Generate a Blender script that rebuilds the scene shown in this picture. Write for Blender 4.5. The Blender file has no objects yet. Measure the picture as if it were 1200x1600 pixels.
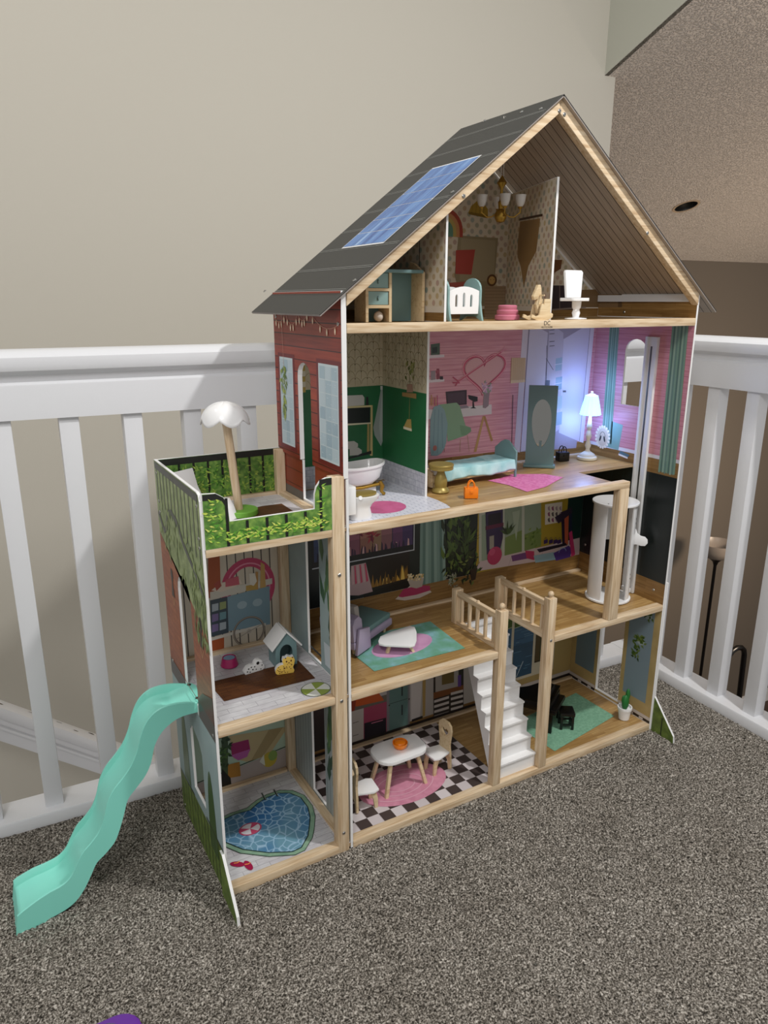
import bpy, bmesh, math, random
import numpy as np
from mathutils import Vector, Matrix, noise
random.seed(7)
PI = math.pi
SC = bpy.context.scene
COL = SC.collection

# ------------------------------------------------------------------ camera
CF = 1146.943                      # focal length in pixels of the 1200 px wide frame
CAMP = Vector((-0.51267, -1.02067, 0.97888))
YAW, PIT, ROL = -0.518584, -0.280175, 0.001034
CFW = Vector((-math.sin(YAW)*math.cos(PIT), math.cos(YAW)*math.cos(PIT), math.sin(PIT)))
_r = Vector((math.cos(YAW), math.sin(YAW), 0)); _u = _r.cross(CFW)
CR = _r*math.cos(ROL) + _u*math.sin(ROL)
CU = -_r*math.sin(ROL) + _u*math.cos(ROL)
cam_d = bpy.data.cameras.new('camera'); cam_d.sensor_fit = 'HORIZONTAL'; cam_d.sensor_width = 36
cam_d.lens = 36*CF/1200; cam_d.clip_start = 0.01; cam_d.clip_end = 60
cam = bpy.data.objects.new('camera', cam_d); COL.objects.link(cam)
M = Matrix.Identity(4)
for i in range(3):
    M[i][0] = CR[i]; M[i][1] = CU[i]; M[i][2] = -CFW[i]; M[i][3] = CAMP[i]
cam.matrix_world = M
SC.camera = cam

# ------------------------------------------------------------------ world, lights, exposure
w = bpy.data.worlds.new('world'); SC.world = w; w.use_nodes = True
w.node_tree.nodes['Background'].inputs[0].default_value = (1.0, 0.985, 0.97, 1)
w.node_tree.nodes['Background'].inputs[1].default_value = 0.52
def area(name, loc, target, size, power, col):
    l = bpy.data.lights.new(name, 'AREA'); l.shape = 'DISK'; l.size = size; l.energy = power; l.color = col
    o = bpy.data.objects.new(name, l); COL.objects.link(o); o.location = loc
    o.rotation_euler = (Vector(target)-Vector(loc)).to_track_quat('-Z', 'Y').to_euler(); return o
area('ceiling_light', (0.80, -0.82, 2.25), (0.25, 0.1, 0.5), 0.10, 24, (1.0, 0.985, 0.965))
area('fill_light', (-1.2, -1.5, 2.35), (-0.1, 0.3, 0.7), 0.6, 20.0, (1.0, 0.98, 0.96))  # added soft fill from above and behind the camera, not a fitting
area('stair_light', (-1.0, 0.75, 2.6), (-0.9, 1.3, 1.2), 0.25, 3.5, (1.0, 0.96, 0.90))
SC.view_settings.view_transform = 'Standard'; SC.view_settings.look = 'None'
SC.view_settings.gamma = 1; SC.view_settings.use_curve_mapping = False
SC.view_settings.exposure = 0.0

# ------------------------------------------------------------------ helpers
def ray(u, v): return CFW + CR*((u-600)/CF) + CU*((800-v)/CF)
def at(u, v, ax, val):
    d = ray(u, v); return CAMP + d*((val-CAMP[ax])/d[ax])
def atp(u, v, p0, n):
    d = ray(u, v); return CAMP + d*((Vector(p0)-CAMP).dot(n)/d.dot(n))
def lin(c):
    if isinstance(c, str):
        c = c.lstrip('#'); c = tuple(int(c[i:i+2], 16)/255 for i in (0, 2, 4))
    return tuple((x/12.92 if x <= .04045 else ((x+.055)/1.055)**2.4) for x in c[:3]) + (1.0,)
MATS = {}
def nmat(name):
    m = bpy.data.materials.new(name); m.use_nodes = True; MATS[name] = m
    nt = m.node_tree; return m, nt, nt.nodes['Principled BSDF']
def mat(name, col, rough=.5, spec=.5, metal=0, emit=None, estr=0, bump=0, bscale=200, trans=0, sss=0, coat=0, alpha=1):
    m, nt, b = nmat(name)
    b.inputs['Base Color'].default_value = lin(col); b.inputs['Roughness'].default_value = rough
    b.inputs['Specular IOR Level'].default_value = spec; b.inputs['Metallic'].default_value = metal
    b.inputs['Coat Weight'].default_value = coat; b.inputs['Transmission Weight'].default_value = trans
    b.inputs['Alpha'].default_value = alpha
    if emit: b.inputs['Emission Color'].default_value = lin(emit); b.inputs['Emission Strength'].default_value = estr
    if bump:
        tc = nt.nodes.new('ShaderNodeTexCoord'); n = nt.nodes.new('ShaderNodeTexNoise'); n.inputs['Scale'].default_value = bscale; n.inputs['Detail'].default_value = 3
        bp = nt.nodes.new('ShaderNodeBump'); bp.inputs['Strength'].default_value = bump; bp.inputs['Distance'].default_value = .002
        nt.links.new(tc.outputs['Object'], n.inputs['Vector']); nt.links.new(n.outputs['Fac'], bp.inputs['Height']); nt.links.new(bp.outputs[0], b.inputs['Normal'])
    return m
def ramp(nt, fac, stops):
    r = nt.nodes.new('ShaderNodeValToRGB'); e = r.color_ramp.elements
    while len(e) < len(stops): e.new(.5)
    for k, (p, c) in enumerate(stops): e[k].position = p; e[k].color = lin(c)
    nt.links.new(fac, r.inputs[0]); return r.outputs[0]
def coords(nt, scale=(1, 1, 1), rot=(0, 0, 0)):
    tc = nt.nodes.new('ShaderNodeTexCoord'); mp = nt.nodes.new('ShaderNodeMapping')
    mp.inputs['Scale'].default_value = scale; mp.inputs['Rotation'].default_value = rot
    nt.links.new(tc.outputs['Object'], mp.inputs['Vector']); return mp.outputs[0]
def noise_n(nt, vec, scale, detail=4, dist=0):
    n = nt.nodes.new('ShaderNodeTexNoise'); n.inputs['Scale'].default_value = scale; n.inputs['Detail'].default_value = detail
    n.inputs['Distortion'].default_value = dist; nt.links.new(vec, n.inputs['Vector']); return n.outputs['Fac']
def mix(nt, fac, a, b, mode='MIX'):
    n = nt.nodes.new('ShaderNodeMix'); n.data_type = 'RGBA'; n.blend_type = mode
    for sock, v in ((n.inputs[0], fac), (n.inputs[6], a), (n.inputs[7], b)):
        if isinstance(v, (int, float)): sock.default_value = v
        elif isinstance(v, (str, tuple)): sock.default_value = lin(v)
        else: nt.links.new(v, sock)
    return n.outputs[2]
def wood(name, axis, c1='#d3bb99', c2='#ba9c78', rough=.55):
    m, nt, b = nmat(name); s = [60, 60, 60]; s[axis] = 4
    f = noise_n(nt, coords(nt, s), 3.0, 5, .6)
    nt.links.new(ramp(nt, f, [(.3, c2), (.5, c1), (.72, '#e2cfb3' if c1 == '#d3bb99' else c1)]), b.inputs['Base Color'])
    b.inputs['Roughness'].default_value = rough; return m
wood('pine_x', 0); wood('pine_y', 1); wood('pine_z', 2)
wood('pale_wood', 2, '#d9c29a', '#c4a87c'); wood('birch', 0, '#d8c29c', '#c3a77e')
def brick(name, c1, c2, mortar, bw, rh, msize, axis='xy', off=.5, grain=None, rough=.4, squash=1.0, bias=0):
    m, nt, b = nmat(name)
    tc = nt.nodes.new('ShaderNodeTexCoord'); sp = nt.nodes.new('ShaderNodeSeparateXYZ'); cb = nt.nodes.new('ShaderNodeCombineXYZ')
    nt.links.new(tc.outputs['Object'], sp.inputs[0])
    nt.links.new(sp.outputs['XYZ'.index(axis[0].upper())], cb.inputs[0]); nt.links.new(sp.outputs['XYZ'.index(axis[1].upper())], cb.inputs[1])
    br = nt.nodes.new('ShaderNodeTexBrick'); br.offset = off
    br.inputs['Scale'].default_value = 1; br.inputs['Brick Width'].default_value = bw; br.inputs['Row Height'].default_value = rh
    br.inputs['Mortar Size'].default_value = msize; br.inputs['Bias'].default_value = bias; br.inputs['Mortar Smooth'].default_value = .1
    br.inputs['Color1'].default_value = lin(c1); br.inputs['Color2'].default_value = lin(c2); br.inputs['Mortar'].default_value = lin(mortar)
    nt.links.new(cb.outputs[0], br.inputs['Vector']); out = br.outputs['Color']
    if grain:
        n = nt.nodes.new('ShaderNodeTexNoise'); n.inputs['Scale'].default_value = 1; n.inputs['Detail'].default_value = 4
        mp = nt.nodes.new('ShaderNodeMapping'); mp.inputs['Scale'].default_value = (grain[0], grain[1], 1)
        nt.links.new(cb.outputs[0], mp.inputs[0]); nt.links.new(mp.outputs[0], n.inputs['Vector'])
        out = mix(nt, grain[2], out, ramp(nt, n.outputs['Fac'], [(.3, grain[3]), (.7, grain[4])]), 'MULTIPLY')
    nt.links.new(out, b.inputs['Base Color']); b.inputs['Roughness'].default_value = rough; return m

brick('parquet', '#c0a06a', '#a58350', '#9c7a48', .085, .0085, .0003, 'xy', .37, (18, 260, .6, '#b39a7a', '#ffffff'), .32)
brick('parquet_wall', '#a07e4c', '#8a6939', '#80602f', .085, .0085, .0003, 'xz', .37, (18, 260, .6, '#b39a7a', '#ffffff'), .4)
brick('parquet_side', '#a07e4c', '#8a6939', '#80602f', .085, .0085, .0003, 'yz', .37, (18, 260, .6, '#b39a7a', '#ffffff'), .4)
brick('white_plank', '#dcdcde', '#cfccd0', '#8b8890', .05, .0145, .0003, 'xy', .41, (60, 300, .45, '#c3bfc2', '#ffffff'), .35)
brick('white_plank_wall', '#c9c6c4', '#bfbbb9', '#8b8890', .05, .0145, .0003, 'xz', .41, (60, 300, .45, '#c3bfc2', '#ffffff'), .35)
brick('marble_tile', '#e6e7ee', '#dcdee8', '#8f98ac', .021, .0075, .0006, 'xy', .5, (90, 200, .25, '#d0d2da', '#ffffff'), .3)
brick('marble_skirt', '#d8d9de', '#c9cad2', '#a3a8b4', .014, .012, .0004, 'yz', .5, (120, 120, .5, '#b8bac4', '#ffffff'), .3)
brick('red_plank', '#b04a30', '#862f24', '#3b1512', .9, .021, .0009, 'yz', .4, (12, 200, .55, '#a07070', '#ffffff'), .4)
brick('red_brick_wall', '#a8643f', '#965233', '#7c4029', .05, .012, .0005, 'yz', .5, (90, 130, .5, '#b09080', '#ffffff'), .4)
brick('grey_stripe', '#aab2b2', '#a0a8a9', '#6e787a', .014, .8, .0009, 'yz', .0, (120, 20, .2, '#c0c0c0', '#ffffff'), .4)
brick('pink_plank', '#e2adb3', '#dba4ad', '#cb8d99', 1.5, .0115, .0007, 'xz', .4, (14, 300, .6, '#d8a0b0', '#ffffff'), .4)
brick('pink_plank_side', '#d89fa8', '#d397a2', '#c48492', 1.5, .0115, .0007, 'yz', .4, (14, 300, .6, '#d8a0b0', '#ffffff'), .4)
brick('cream_plank', '#cfc6b6', '#c6bcab', '#4a443f', .0172, 1.2, .0012, 'xz', 0, (100, 8, .3, '#d8d0c0', '#ffffff'), .4)
brick('roof_board', '#7b6b5c', '#6e5f52', '#1f1916', .0185, 1.5, .0014, 'yx', 0, (120, 9, .45, '#b5a79a', '#ffffff'), .45)
brick('mat_board', '#6d421e', '#5c3517', '#3a200c', .03, .0042, .0004, 'xy', .4, (60, 300, .6, '#a08060', '#ffffff'), .5)
mat('white_edge', '#e9e9e8', .45); mat('white_paint', '#e4e4e3', .4); mat('white_gloss', '#eeeeee', .22, coat=.3)
mat('roof_grey', '#333432', .5); mat('underside', '#9c8466', .6); mat('plain_back', '#8a7358', .7)
mat('dark_board', '#151c1b', .35); mat('metal', '#b9b9b6', .3, metal=1); mat('metal_dark', '#6b6b69', .4, metal=1); mat('black_hole', '#1b1512', .6)
mat('gold', '#a88438', .32, metal=.85); mat('gold_paint', '#9a8646', .38, metal=.35)
mat('rail_white', '#dcdde0', .38, bump=.15, bscale=60); mat('teal_slide', '#8adfce', .40)
mat('mint', '#88a8a6', .45); mat('mint_dark', '#6f9092', .45); mat('teal_grey', '#5f7a7c', .45)
mat('black_plastic', '#050505', .3); mat('orange', '#f08010', .35); mat('orange_clear', '#f58410', .2)
mat('green_base', '#74b040', .5); mat('cactus', '#1d6b2c', .5); mat('pink_toy', '#c8778c', .45); mat('magenta_toy', '#b01f63', .35)
mat('water_blue', '#9ab6d6', .2); mat('yellow_toy', '#ecc65c', .5); mat('kennel', '#728f92', .5); mat('kennel_dark', '#0e2226', .6)
mat('lilac', '#a79cb4', .5); mat('sofa_teal', '#658684', .6); mat('grey_cushion', '#9a938d', .8)
mat('lamp_shade', '#e8f6ff', .5, emit='#86d8ff', estr=2.2); mat('glass_shade', '#dcd8d2', .35, alpha=.75)
mat('brown_card', '#8a6c48', .6); mat('trim_tan', '#a8957f', .5); mat('purple', '#6a2f9c', .35); mat('clear_plastic', '#a9a6c4', .12, trans=.6)
mat('dark_floor', '#4a3a30', .6); mat('lamp_bowl', '#d8cfc4', .4); mat('dim_glass', '#857c74', .35); mat('mirror_glass', '#8f8f8c', .06, metal=1)
mat('string', '#cfcac0', .7)
def paint(name, col, scale=350, strength=.12, rough=.75):
    return mat(name, col, rough, bump=strength, bscale=scale, spec=.25)
paint('wall_beige', '#c6c1b5'); paint('wall_brown', '#6a6259'); paint('wall_green', '#b9b9ac')
m, nt, b = nmat('textured_ceiling'); b.inputs['Base Color'].default_value = lin('#cdc5be'); b.inputs['Roughness'].default_value = .34
v = coords(nt); f = noise_n(nt, v, 150, 3, 0); f2 = noise_n(nt, v, 17, 2, .2)
bp = nt.nodes.new('ShaderNodeBump'); bp.inputs['Strength'].default_value = .9; bp.inputs['Distance'].default_value = .006
nt.links.new(ramp(nt, f, [(.48, '#000000'), (.66, '#ffffff')]), bp.inputs['Height']); nt.links.new(bp.outputs[0], b.inputs['Normal'])
# bed blanket: pale teal, softly mottled
m, nt, b = nmat('blanket'); f = noise_n(nt, coords(nt), 30, 4, .6)
nt.links.new(ramp(nt, f, [(.35, '#8fc3ca'), (.65, '#bcdfe2')]), b.inputs['Base Color']); b.inputs['Roughness'].default_value = .8
# pool and rug prints
m, nt, b = nmat('pool_water'); vo = nt.nodes.new('ShaderNodeTexVoronoi'); vo.feature = 'DISTANCE_TO_EDGE'; vo.inputs['Scale'].default_value = 58
vv = coords(nt); nz = nt.nodes.new('ShaderNodeTexNoise'); nz.inputs['Scale'].default_value = 14; nt.links.new(vv, nz.inputs['Vector'])
va = nt.nodes.new('ShaderNodeVectorMath'); va.operation = 'MULTIPLY_ADD'; va.inputs[1].default_value = (.03, .03, .03); nt.links.new(nz.outputs['Color'], va.inputs[0]); nt.links.new(vv, va.inputs[2])
nt.links.new(va.outputs[0], vo.inputs['Vector'])
big = ramp(nt, noise_n(nt, vv, 9, 2), [(.35, '#2f6da6'), (.65, '#6f9cb0')])
nt.links.new(mix(nt, ramp(nt, vo.outputs['Distance'], [(.0, '#ffffff'), (.09, '#000000')]), big, '#a6c8e0'), b.inputs['Base Color']); b.inputs['Roughness'].default_value = .3
def mottled(name, stops, scale, rough=.6, detail=5):
    m, nt, b = nmat(name); nt.links.new(ramp(nt, noise_n(nt, coords(nt), scale, detail, .3), stops), b.inputs['Base Color']); b.inputs['Roughness'].default_value = rough
mottled('teal_rug', [(.3, '#629a7c'), (.5, '#6fa594'), (.7, '#84b2ba')], 34)
mottled('pink_rug', [(.35, '#c75c96'), (.6, '#d985b2')], 160)
mottled('lilac_rug', [(.3, '#c08fb4'), (.7, '#cf9fc2')], 40)
mottled('rose_mat', [(.3, '#b5547f'), (.7, '#c46490')], 60)
mottled('pool_coping', [(.3, '#6f9680'), (.7, '#94b498')], 50)
mottled('rose_rug', [(.3, '#c07a92'), (.7, '#d493a9')], 60)
mottled('sage_rug', [(.3, '#6a9a80'), (.7, '#86b698')], 190)
mottled('hedge', [(.3, '#3f6428'), (.5, '#5f8a3a'), (.68, '#86a84c')], 90, .45)
mottled('hedge_dull', [(.3, '#6c7c50'), (.5, '#84945f'), (.7, '#9dab76')], 60, .4)
mottled('frosted_blue', [(.35, '#9db6c0'), (.65, '#b9ccd2')], 120)
mottled('sky_grey', [(.3, '#8fa3a5'), (.7, '#a3b5b5')], 8)
mottled('fence_green', [(.3, '#4d5f2a'), (.7, '#70853a')], 60)
def vcol(name, rough=.4):
    m, nt, b = nmat(name); a = nt.nodes.new('ShaderNodeVertexColor'); a.layer_name = 'Col'
    nt.links.new(a.outputs[0], b.inputs['Base Color']); b.inputs['Roughness'].default_value = rough
vcol('printed', .38)

class G:
    """collects shapes into one bmesh and links them as one object"""
    def __init__(s, *mats): s.bm = bmesh.new(); s.mats = list(mats)
    def _set(s, faces, m):
        for f in faces: f.material_index = m
    def poly(s, pts, m=0):
        f = s.bm.faces.new([s.bm.verts.new(p) for p in pts]); f.material_index = m; return f
    def prism(s, pts, vec, m=0, bev=0, mside=None):
        vec = Vector(vec); f = s.bm.faces.new([s.bm.verts.new(p) for p in pts]); f.material_index = m
        r = bmesh.ops.extrude_face_region(s.bm, geom=[f]); vs = [e for e in r['geom'] if isinstance(e, bmesh.types.BMVert)]
        bmesh.ops.translate(s.bm, vec=vec, verts=vs)
        fs = set([f]); [fs.update(v.link_faces) for v in vs]
        bmesh.ops.recalc_face_normals(s.bm, faces=list(fs))
        for q in fs:
            q.material_index = m if (mside is None or abs(q.normal.dot(vec.normalized())) > .9) else mside
        if bev:
            es = set(); [es.update(q.edges) for q in fs]
            bmesh.ops.bevel(s.bm, geom=list(es), offset=bev, segments=2, affect='EDGES', profile=.6, clamp_overlap=True, material=-1)
        return s
    def box(s, a, b, m=0, bev=0):
        x0, y0, z0 = a; x1, y1, z1 = b
        return s.prism([(x0, y0, z0), (x1, y0, z0), (x1, y1, z0), (x0, y1, z0)], (0, 0, z1-z0), m, bev)
    def lathe(s, prof, c=(0, 0, 0), seg=24, m=0, sx=1, sy=1, axis=None, cap=True):
        R = Vector((0, 0, 1)).rotation_difference(Vector(axis)).to_matrix() if axis else Matrix.Identity(3)
        c = Vector(c); rings = []
        for r, z in prof:
            rings.append([s.bm.verts.new(c + R @ Vector((r*math.cos(2*PI*k/seg)*sx, r*math.sin(2*PI*k/seg)*sy, z))) for k in range(seg)])
        for i in range(len(rings)-1):
            for k in range(seg):
                s.bm.faces.new((rings[i][k], rings[i][(k+1) % seg], rings[i+1][(k+1) % seg], rings[i+1][k])).material_index = m
        if cap:
            if prof[0][0] > 1e-6: s.bm.faces.new(rings[0][::-1]).material_index = m
            if prof[-1][0] > 1e-6: s.bm.faces.new(rings[-1]).material_index = m
        return s
    def ell(s, c, rx, ry, rz, m=0, seg=20, n=10):
        return s.lathe([(max(math.sin(PI*i/n), 1e-4), -math.cos(PI*i/n)*rz) for i in range(n+1)], c, seg, m, rx, ry, cap=False)
    def tube(s, path, r, seg=8, m=0):
        path = [Vector(p) for p in path]; n = len(path)
        rs = r if isinstance(r, (list, tuple)) else [r]*n; rings = []; up = None
        for i, p in enumerate(path):
            t = (path[min(i+1, n-1)]-path[max(i-1, 0)]).normalized()
            if up is None: up = t.orthogonal().normalized()
            up = (up - t*up.dot(t)).normalized(); sd = t.cross(up)
            rings.append([s.bm.verts.new(p + (up*math.cos(2*PI*k/seg) + sd*math.sin(2*PI*k/seg))*rs[i]) for k in range(seg)])
        for i in range(n-1):
            for k in range(seg):
                s.bm.faces.new((rings[i][k], rings[i][(k+1) % seg], rings[i+1][(k+1) % seg], rings[i+1][k])).material_index = m
        s.bm.faces.new(rings[0][::-1]).material_index = m; s.bm.faces.new(rings[-1]).material_index = m
        return s
    def grid(s, rows, m=0, closed=False):
        vs = [[s.bm.verts.new(p) for p in r] for r in rows]
        for i in range(len(vs)-1):
            k = len(vs[i])
            for j in range(k if closed else k-1):
                s.bm.faces.new((vs[i][j], vs[i][(j+1) % k], vs[i+1][(j+1) % k], vs[i+1][j])).material_index = m
        return s
    def holed(s, outline, holes, vec, mA=0, mB=0, mE=0):
        """flat panel with holes, extruded by vec; mA on the start side, mB on the far side, mE on edges"""
        vec = Vector(vec); edges = []
        for loop in [outline]+holes:
            vs = [s.bm.verts.new(p) for p in loop]
            for i in range(len(vs)): edges.append(s.bm.edges.new((vs[i], vs[(i+1) % len(vs)])))
        r = bmesh.ops.triangle_fill(s.bm, use_beauty=True, use_dissolve=False, edges=edges)
        fs = [f for f in r['geom'] if isinstance(f, bmesh.types.BMFace)]
        if vec.length < 1e-7:
            for f in fs: f.material_index = mA
            return s
        d = bmesh.ops.duplicate(s.bm, geom=fs+list({v for f in fs for v in f.verts})+list({e for f in fs for e in f.edges}))
        f2 = [f for f in d['geom'] if isinstance(f, bmesh.types.BMFace)]; vm = d['vert_map']
        bmesh.ops.translate(s.bm, vec=vec, verts=list({v for f in f2 for v in f.verts}))
        for e in edges:
            a, b = e.verts
            s.bm.faces.new((a, b, vm[b], vm[a])).material_index = mE
        for f in fs: f.material_index = mA
        for f in f2: f.material_index = mB
        bmesh.ops.recalc_face_normals(s.bm, faces=s.bm.faces[:])
        return s
    def obj(s, name, parent=None, loc=None, rot=None, smooth=True, label=None):
        me = bpy.data.meshes.new(name); s.bm.to_mesh(me); s.bm.free()
        for k in s.mats: me.materials.append(MATS[k])
        if smooth:
            me.polygons.foreach_set('use_smooth', [True]*len(me.polygons)); me.set_sharp_from_angle(angle=math.radians(38))
        o = bpy.data.objects.new(name, me); COL.objects.link(o)
        if parent: o.parent = parent
        if loc is not None: o.location = loc
        if rot is not None: o.rotation_euler = rot
        if label: o['label'] = label
        return o

def thing(name, label, cat, loc=(0, 0, 0), rz=0, group=None):
    o = bpy.data.objects.new(name, None); COL.objects.link(o); o.empty_display_size = .02
    o.location = loc; o.rotation_euler = (0, 0, rz); o['label'] = label; o['category'] = cat
    if group: o['group'] = group
    return o
def tag(o, label, cat, group=None):
    o['label'] = label; o['category'] = cat
    if group: o['group'] = group
    return o
def structure(o): o['kind'] = 'structure'; return o

class Pr:
    """flat print on a plane: coloured shapes in layers a tenth of a millimetre apart"""
    def __init__(s, ax, val, sgn): s.ax, s.val, s.sgn = ax, val, sgn; s.bm = bmesh.new(); s.k = 0; s.n = 0; s.cl = s.bm.loops.layers.float_color.new('Col')
    def P3(s, a, b):
        v = s.val + s.sgn*(.0005+.00012*s.k+2.5e-6*(s.n % 400))
        return ((v, a, b), (a, v, b), (a, b, v))[s.ax]
    def to2(s, u, v):
        p = at(u, v, s.ax, s.val); return tuple(p[i] for i in range(3) if i != s.ax)
    def poly(s, pts, c):
        s.n += 1
        try: f = s.bm.faces.new([s.bm.verts.new(s.P3(*p)) for p in pts])
        except ValueError: return s
        c = lin(c)
        for l in f.loops: l[s.cl] = c
        return s
    def up(s): s.k += 1; return s
    def px(s, pts, c): return s.poly([s.to2(*p) for p in pts], c)
    def rect(s, a0, b0, a1, b1, c): return s.poly([(a0, b0), (a1, b0), (a1, b1), (a0, b1)], c)
    def ell(s, a, b, ra, rb, c, n=28, rot=0): return s.poly([(a+ra*math.cos(2*PI*k/n)*math.cos(rot)-rb*math.sin(2*PI*k/n)*math.sin(rot), b+ra*math.cos(2*PI*k/n)*math.sin(rot)+rb*math.sin(2*PI*k/n)*math.cos(rot)) for k in range(n)], c)
    def line(s, pts, w, c):
        """a mitred stroke along the points"""
        q = [Vector(p) for i, p in enumerate(pts) if i == 0 or (Vector(p)-Vector(pts[i-1])).length > 1e-6]
        if len(q) < 2: return s
        cl = (q[0]-q[-1]).length < 1e-6
        if cl: q = q[:-1]
        n = len(q); L, R = [], []
        for i in range(n):
            a = q[i-1] if (i or cl) else q[i]; b = q[(i+1) % n] if (i < n-1 or cl) else q[i]
            d1 = (q[i]-a).normalized() if (q[i]-a).length > 0 else (b-q[i]).normalized(); d2 = (b-q[i]).normalized() if (b-q[i]).length > 0 else d1
            m_ = Vector((-d1.y-d2.y, d1.x+d2.x)); m_ = m_.normalized() if m_.length > 1e-6 else Vector((-d1.y, d1.x))
            k = min(2.0, 1/max(.3, m_.dot(Vector((-d1.y, d1.x)))))*w/2; L.append(q[i]+m_*k); R.append(q[i]-m_*k)
        s.n += 1; cc = lin(c)
        vl = [s.bm.verts.new(s.P3(*p)) for p in L]; vr = [s.bm.verts.new(s.P3(*p)) for p in R]
        for i in range(n if cl else n-1):
            j = (i+1) % n; f = s.bm.faces.new((vl[i], vr[i], vr[j], vl[j]))
            for l in f.loops: l[s.cl] = cc
        return s
    def pline(s, pts, w, c): return s.line([s.to2(*p) for p in pts], w, c)
    def leaf(s, a, b, L, W, ang, c):
        d = Vector((math.cos(ang), math.sin(ang))); n = Vector((-d.y, d.x))
        return s.poly([(a, b), (a+d.x*L*.35+n.x*W/2, b+d.y*L*.35+n.y*W/2), (a+d.x*L, b+d.y*L), (a+d.x*L*.35-n.x*W/2, b+d.y*L*.35-n.y*W/2)], c)
    def leaves(s, a, b, ra, rb, n, L, cols, w=.4):
        for _ in range(n):
            t = random.random()*2*PI; q = math.sqrt(random.random())
            s.leaf(a+ra*q*math.cos(t), b+rb*q*math.sin(t), L*random.uniform(.6, 1.1), L*w, random.random()*2*PI, random.choice(cols))
        return s
    def obj(s, name, parent, label=None, m='printed'):
        me = bpy.data.meshes.new(name); s.bm.to_mesh(me); s.bm.free(); me.materials.append(MATS[m])
        o = bpy.data.objects.new(name, me); COL.objects.link(o); o.parent = parent
        if label: o['label'] = label
        return o
def sheet(name, parent, ax, val, pts, m, holes=(), k=0, sgn=1, label=None):
    """a thin printed sheet of one procedural pattern, in plane coordinates"""
    v = val + sgn*(.0003+.0001*k)
    f3 = lambda a, b: ((v, a, b), (a, v, b), (a, b, v))[ax]
    g = G(m); g.holed([f3(*p) for p in pts], [[f3(*p) for p in h] for h in holes], (0, 0, 0))
    return g.obj(name, parent, smooth=False, label=label)
def to2(u, v, ax, val):
    p = at(u, v, ax, val); return tuple(p[i] for i in range(3) if i != ax)
def R2(a0, b0, a1, b1): return [(a0, b0), (a1, b0), (a1, b1), (a0, b1)]
def rand_c(*c): return random.choice(c)

# ------------------------------------------------------------------ the room (its own axes are turned a little from the dollhouse)
RA = -0.0507
RM = Matrix.Rotation(RA, 4, 'Z')
def rp(x, y, z): return RM @ Vector((x, y, z))
# sizes of the dollhouse, metres
W1, W2, D = .2381, .80, .2691
Z0, Z1, Z2, Z3 = .0139, .3193, .6241, .9459
A1, A2, AT = .3218, .6259, .7115
ZR, ZE, OX = 1.3013, .9592, .0448
H = .0139; SL = (ZR-ZE)/(W2/2+OX)

# carpet: a landing edged by the balustrades, real tufts near the camera
def carpet():
    m, nt, b = nmat('carpet'); v = coords(nt)
    f = noise_n(nt, v, 330, 3, .2); f2 = noise_n(nt, v, 7, 3); f3 = noise_n(nt, v, 160, 2)
    c = ramp(nt, f, [(.33, '#302d28'), (.46, '#787269'), (.56, '#aea79d'), (.68, '#ebe5db')])
    c = mix(nt, .5, c, ramp(nt, f3, [(.35, '#84827e'), (.62, '#ffffff')]), 'MULTIPLY')
    c = mix(nt, .35, c, ramp(nt, f2, [(.3, '#b8b2aa'), (.7, '#ffffff')]), 'MULTIPLY')
    nt.links.new(c, b.inputs['Base Color']); b.inputs['Roughness'].default_value = .95; b.inputs['Specular IOR Level'].default_value = .1
    bp = nt.nodes.new('ShaderNodeBump'); bp.inputs['Strength'].default_value = .8; bp.inputs['Distance'].default_value = .006
    nt.links.new(f, bp.inputs['Height']); nt.links.new(bp.outputs[0], b.inputs['Normal'])
    g = G('carpet')
    g.prism([rp(-2.2, -2.2, -.004), rp(1.012, -2.2, -.004), rp(1.012, .3265, -.004), rp(-2.2, .3265, -.004)], (0, 0, -.08))
    fl = structure(g.obj('floor', smooth=False)); fl['label'] = 'speckled grey and brown carpet on the landing'
    # pile as one height field
    rng = np.random.default_rng(3); s = .0042
    xs = np.arange(-1.02, 1.011, s); ys = np.arange(-.62, .326, s)
    X, Y = np.meshgrid(xs, ys); X = X + rng.uniform(-.0016, .0016, X.shape); Y = Y + rng.uniform(-.0016, .0016, Y.shape)
    Z = rng.uniform(-.0045, .0012, X.shape); Z[0] = Z[-1] = -.006; Z[:, 0] = Z[:, -1] = -.006
    co = np.stack([X*math.cos(RA)-Y*math.sin(RA), X*math.sin(RA)+Y*math.cos(RA), Z], -1).reshape(-1, 3).astype(np.float32)
    ny, nx = X.shape; i = (np.arange(ny-1)[:, None]*nx+np.arange(nx-1)[None]).ravel()
    q = np.stack([i, i+1, i+nx+1, i+nx], -1).astype(np.int32)
    me = bpy.data.meshes.new('carpet_pile'); me.vertices.add(len(co)); me.vertices.foreach_set('co', co.ravel())
    me.loops.add(q.size); me.loops.foreach_set('vertex_index', q.ravel()); me.polygons.add(len(q))
    me.polygons.foreach_set('loop_start', np.arange(0, q.size, 4, dtype=np.int32)); me.polygons.foreach_set('loop_total', np.full(len(q), 4, dtype=np.int32))
    me.update(); me.validate(); me.materials.append(m)
    o = bpy.data.objects.new('carpet_pile', me); COL.objects.link(o); o.parent = fl; o['kind'] = 'stuff'
carpet()

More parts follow.
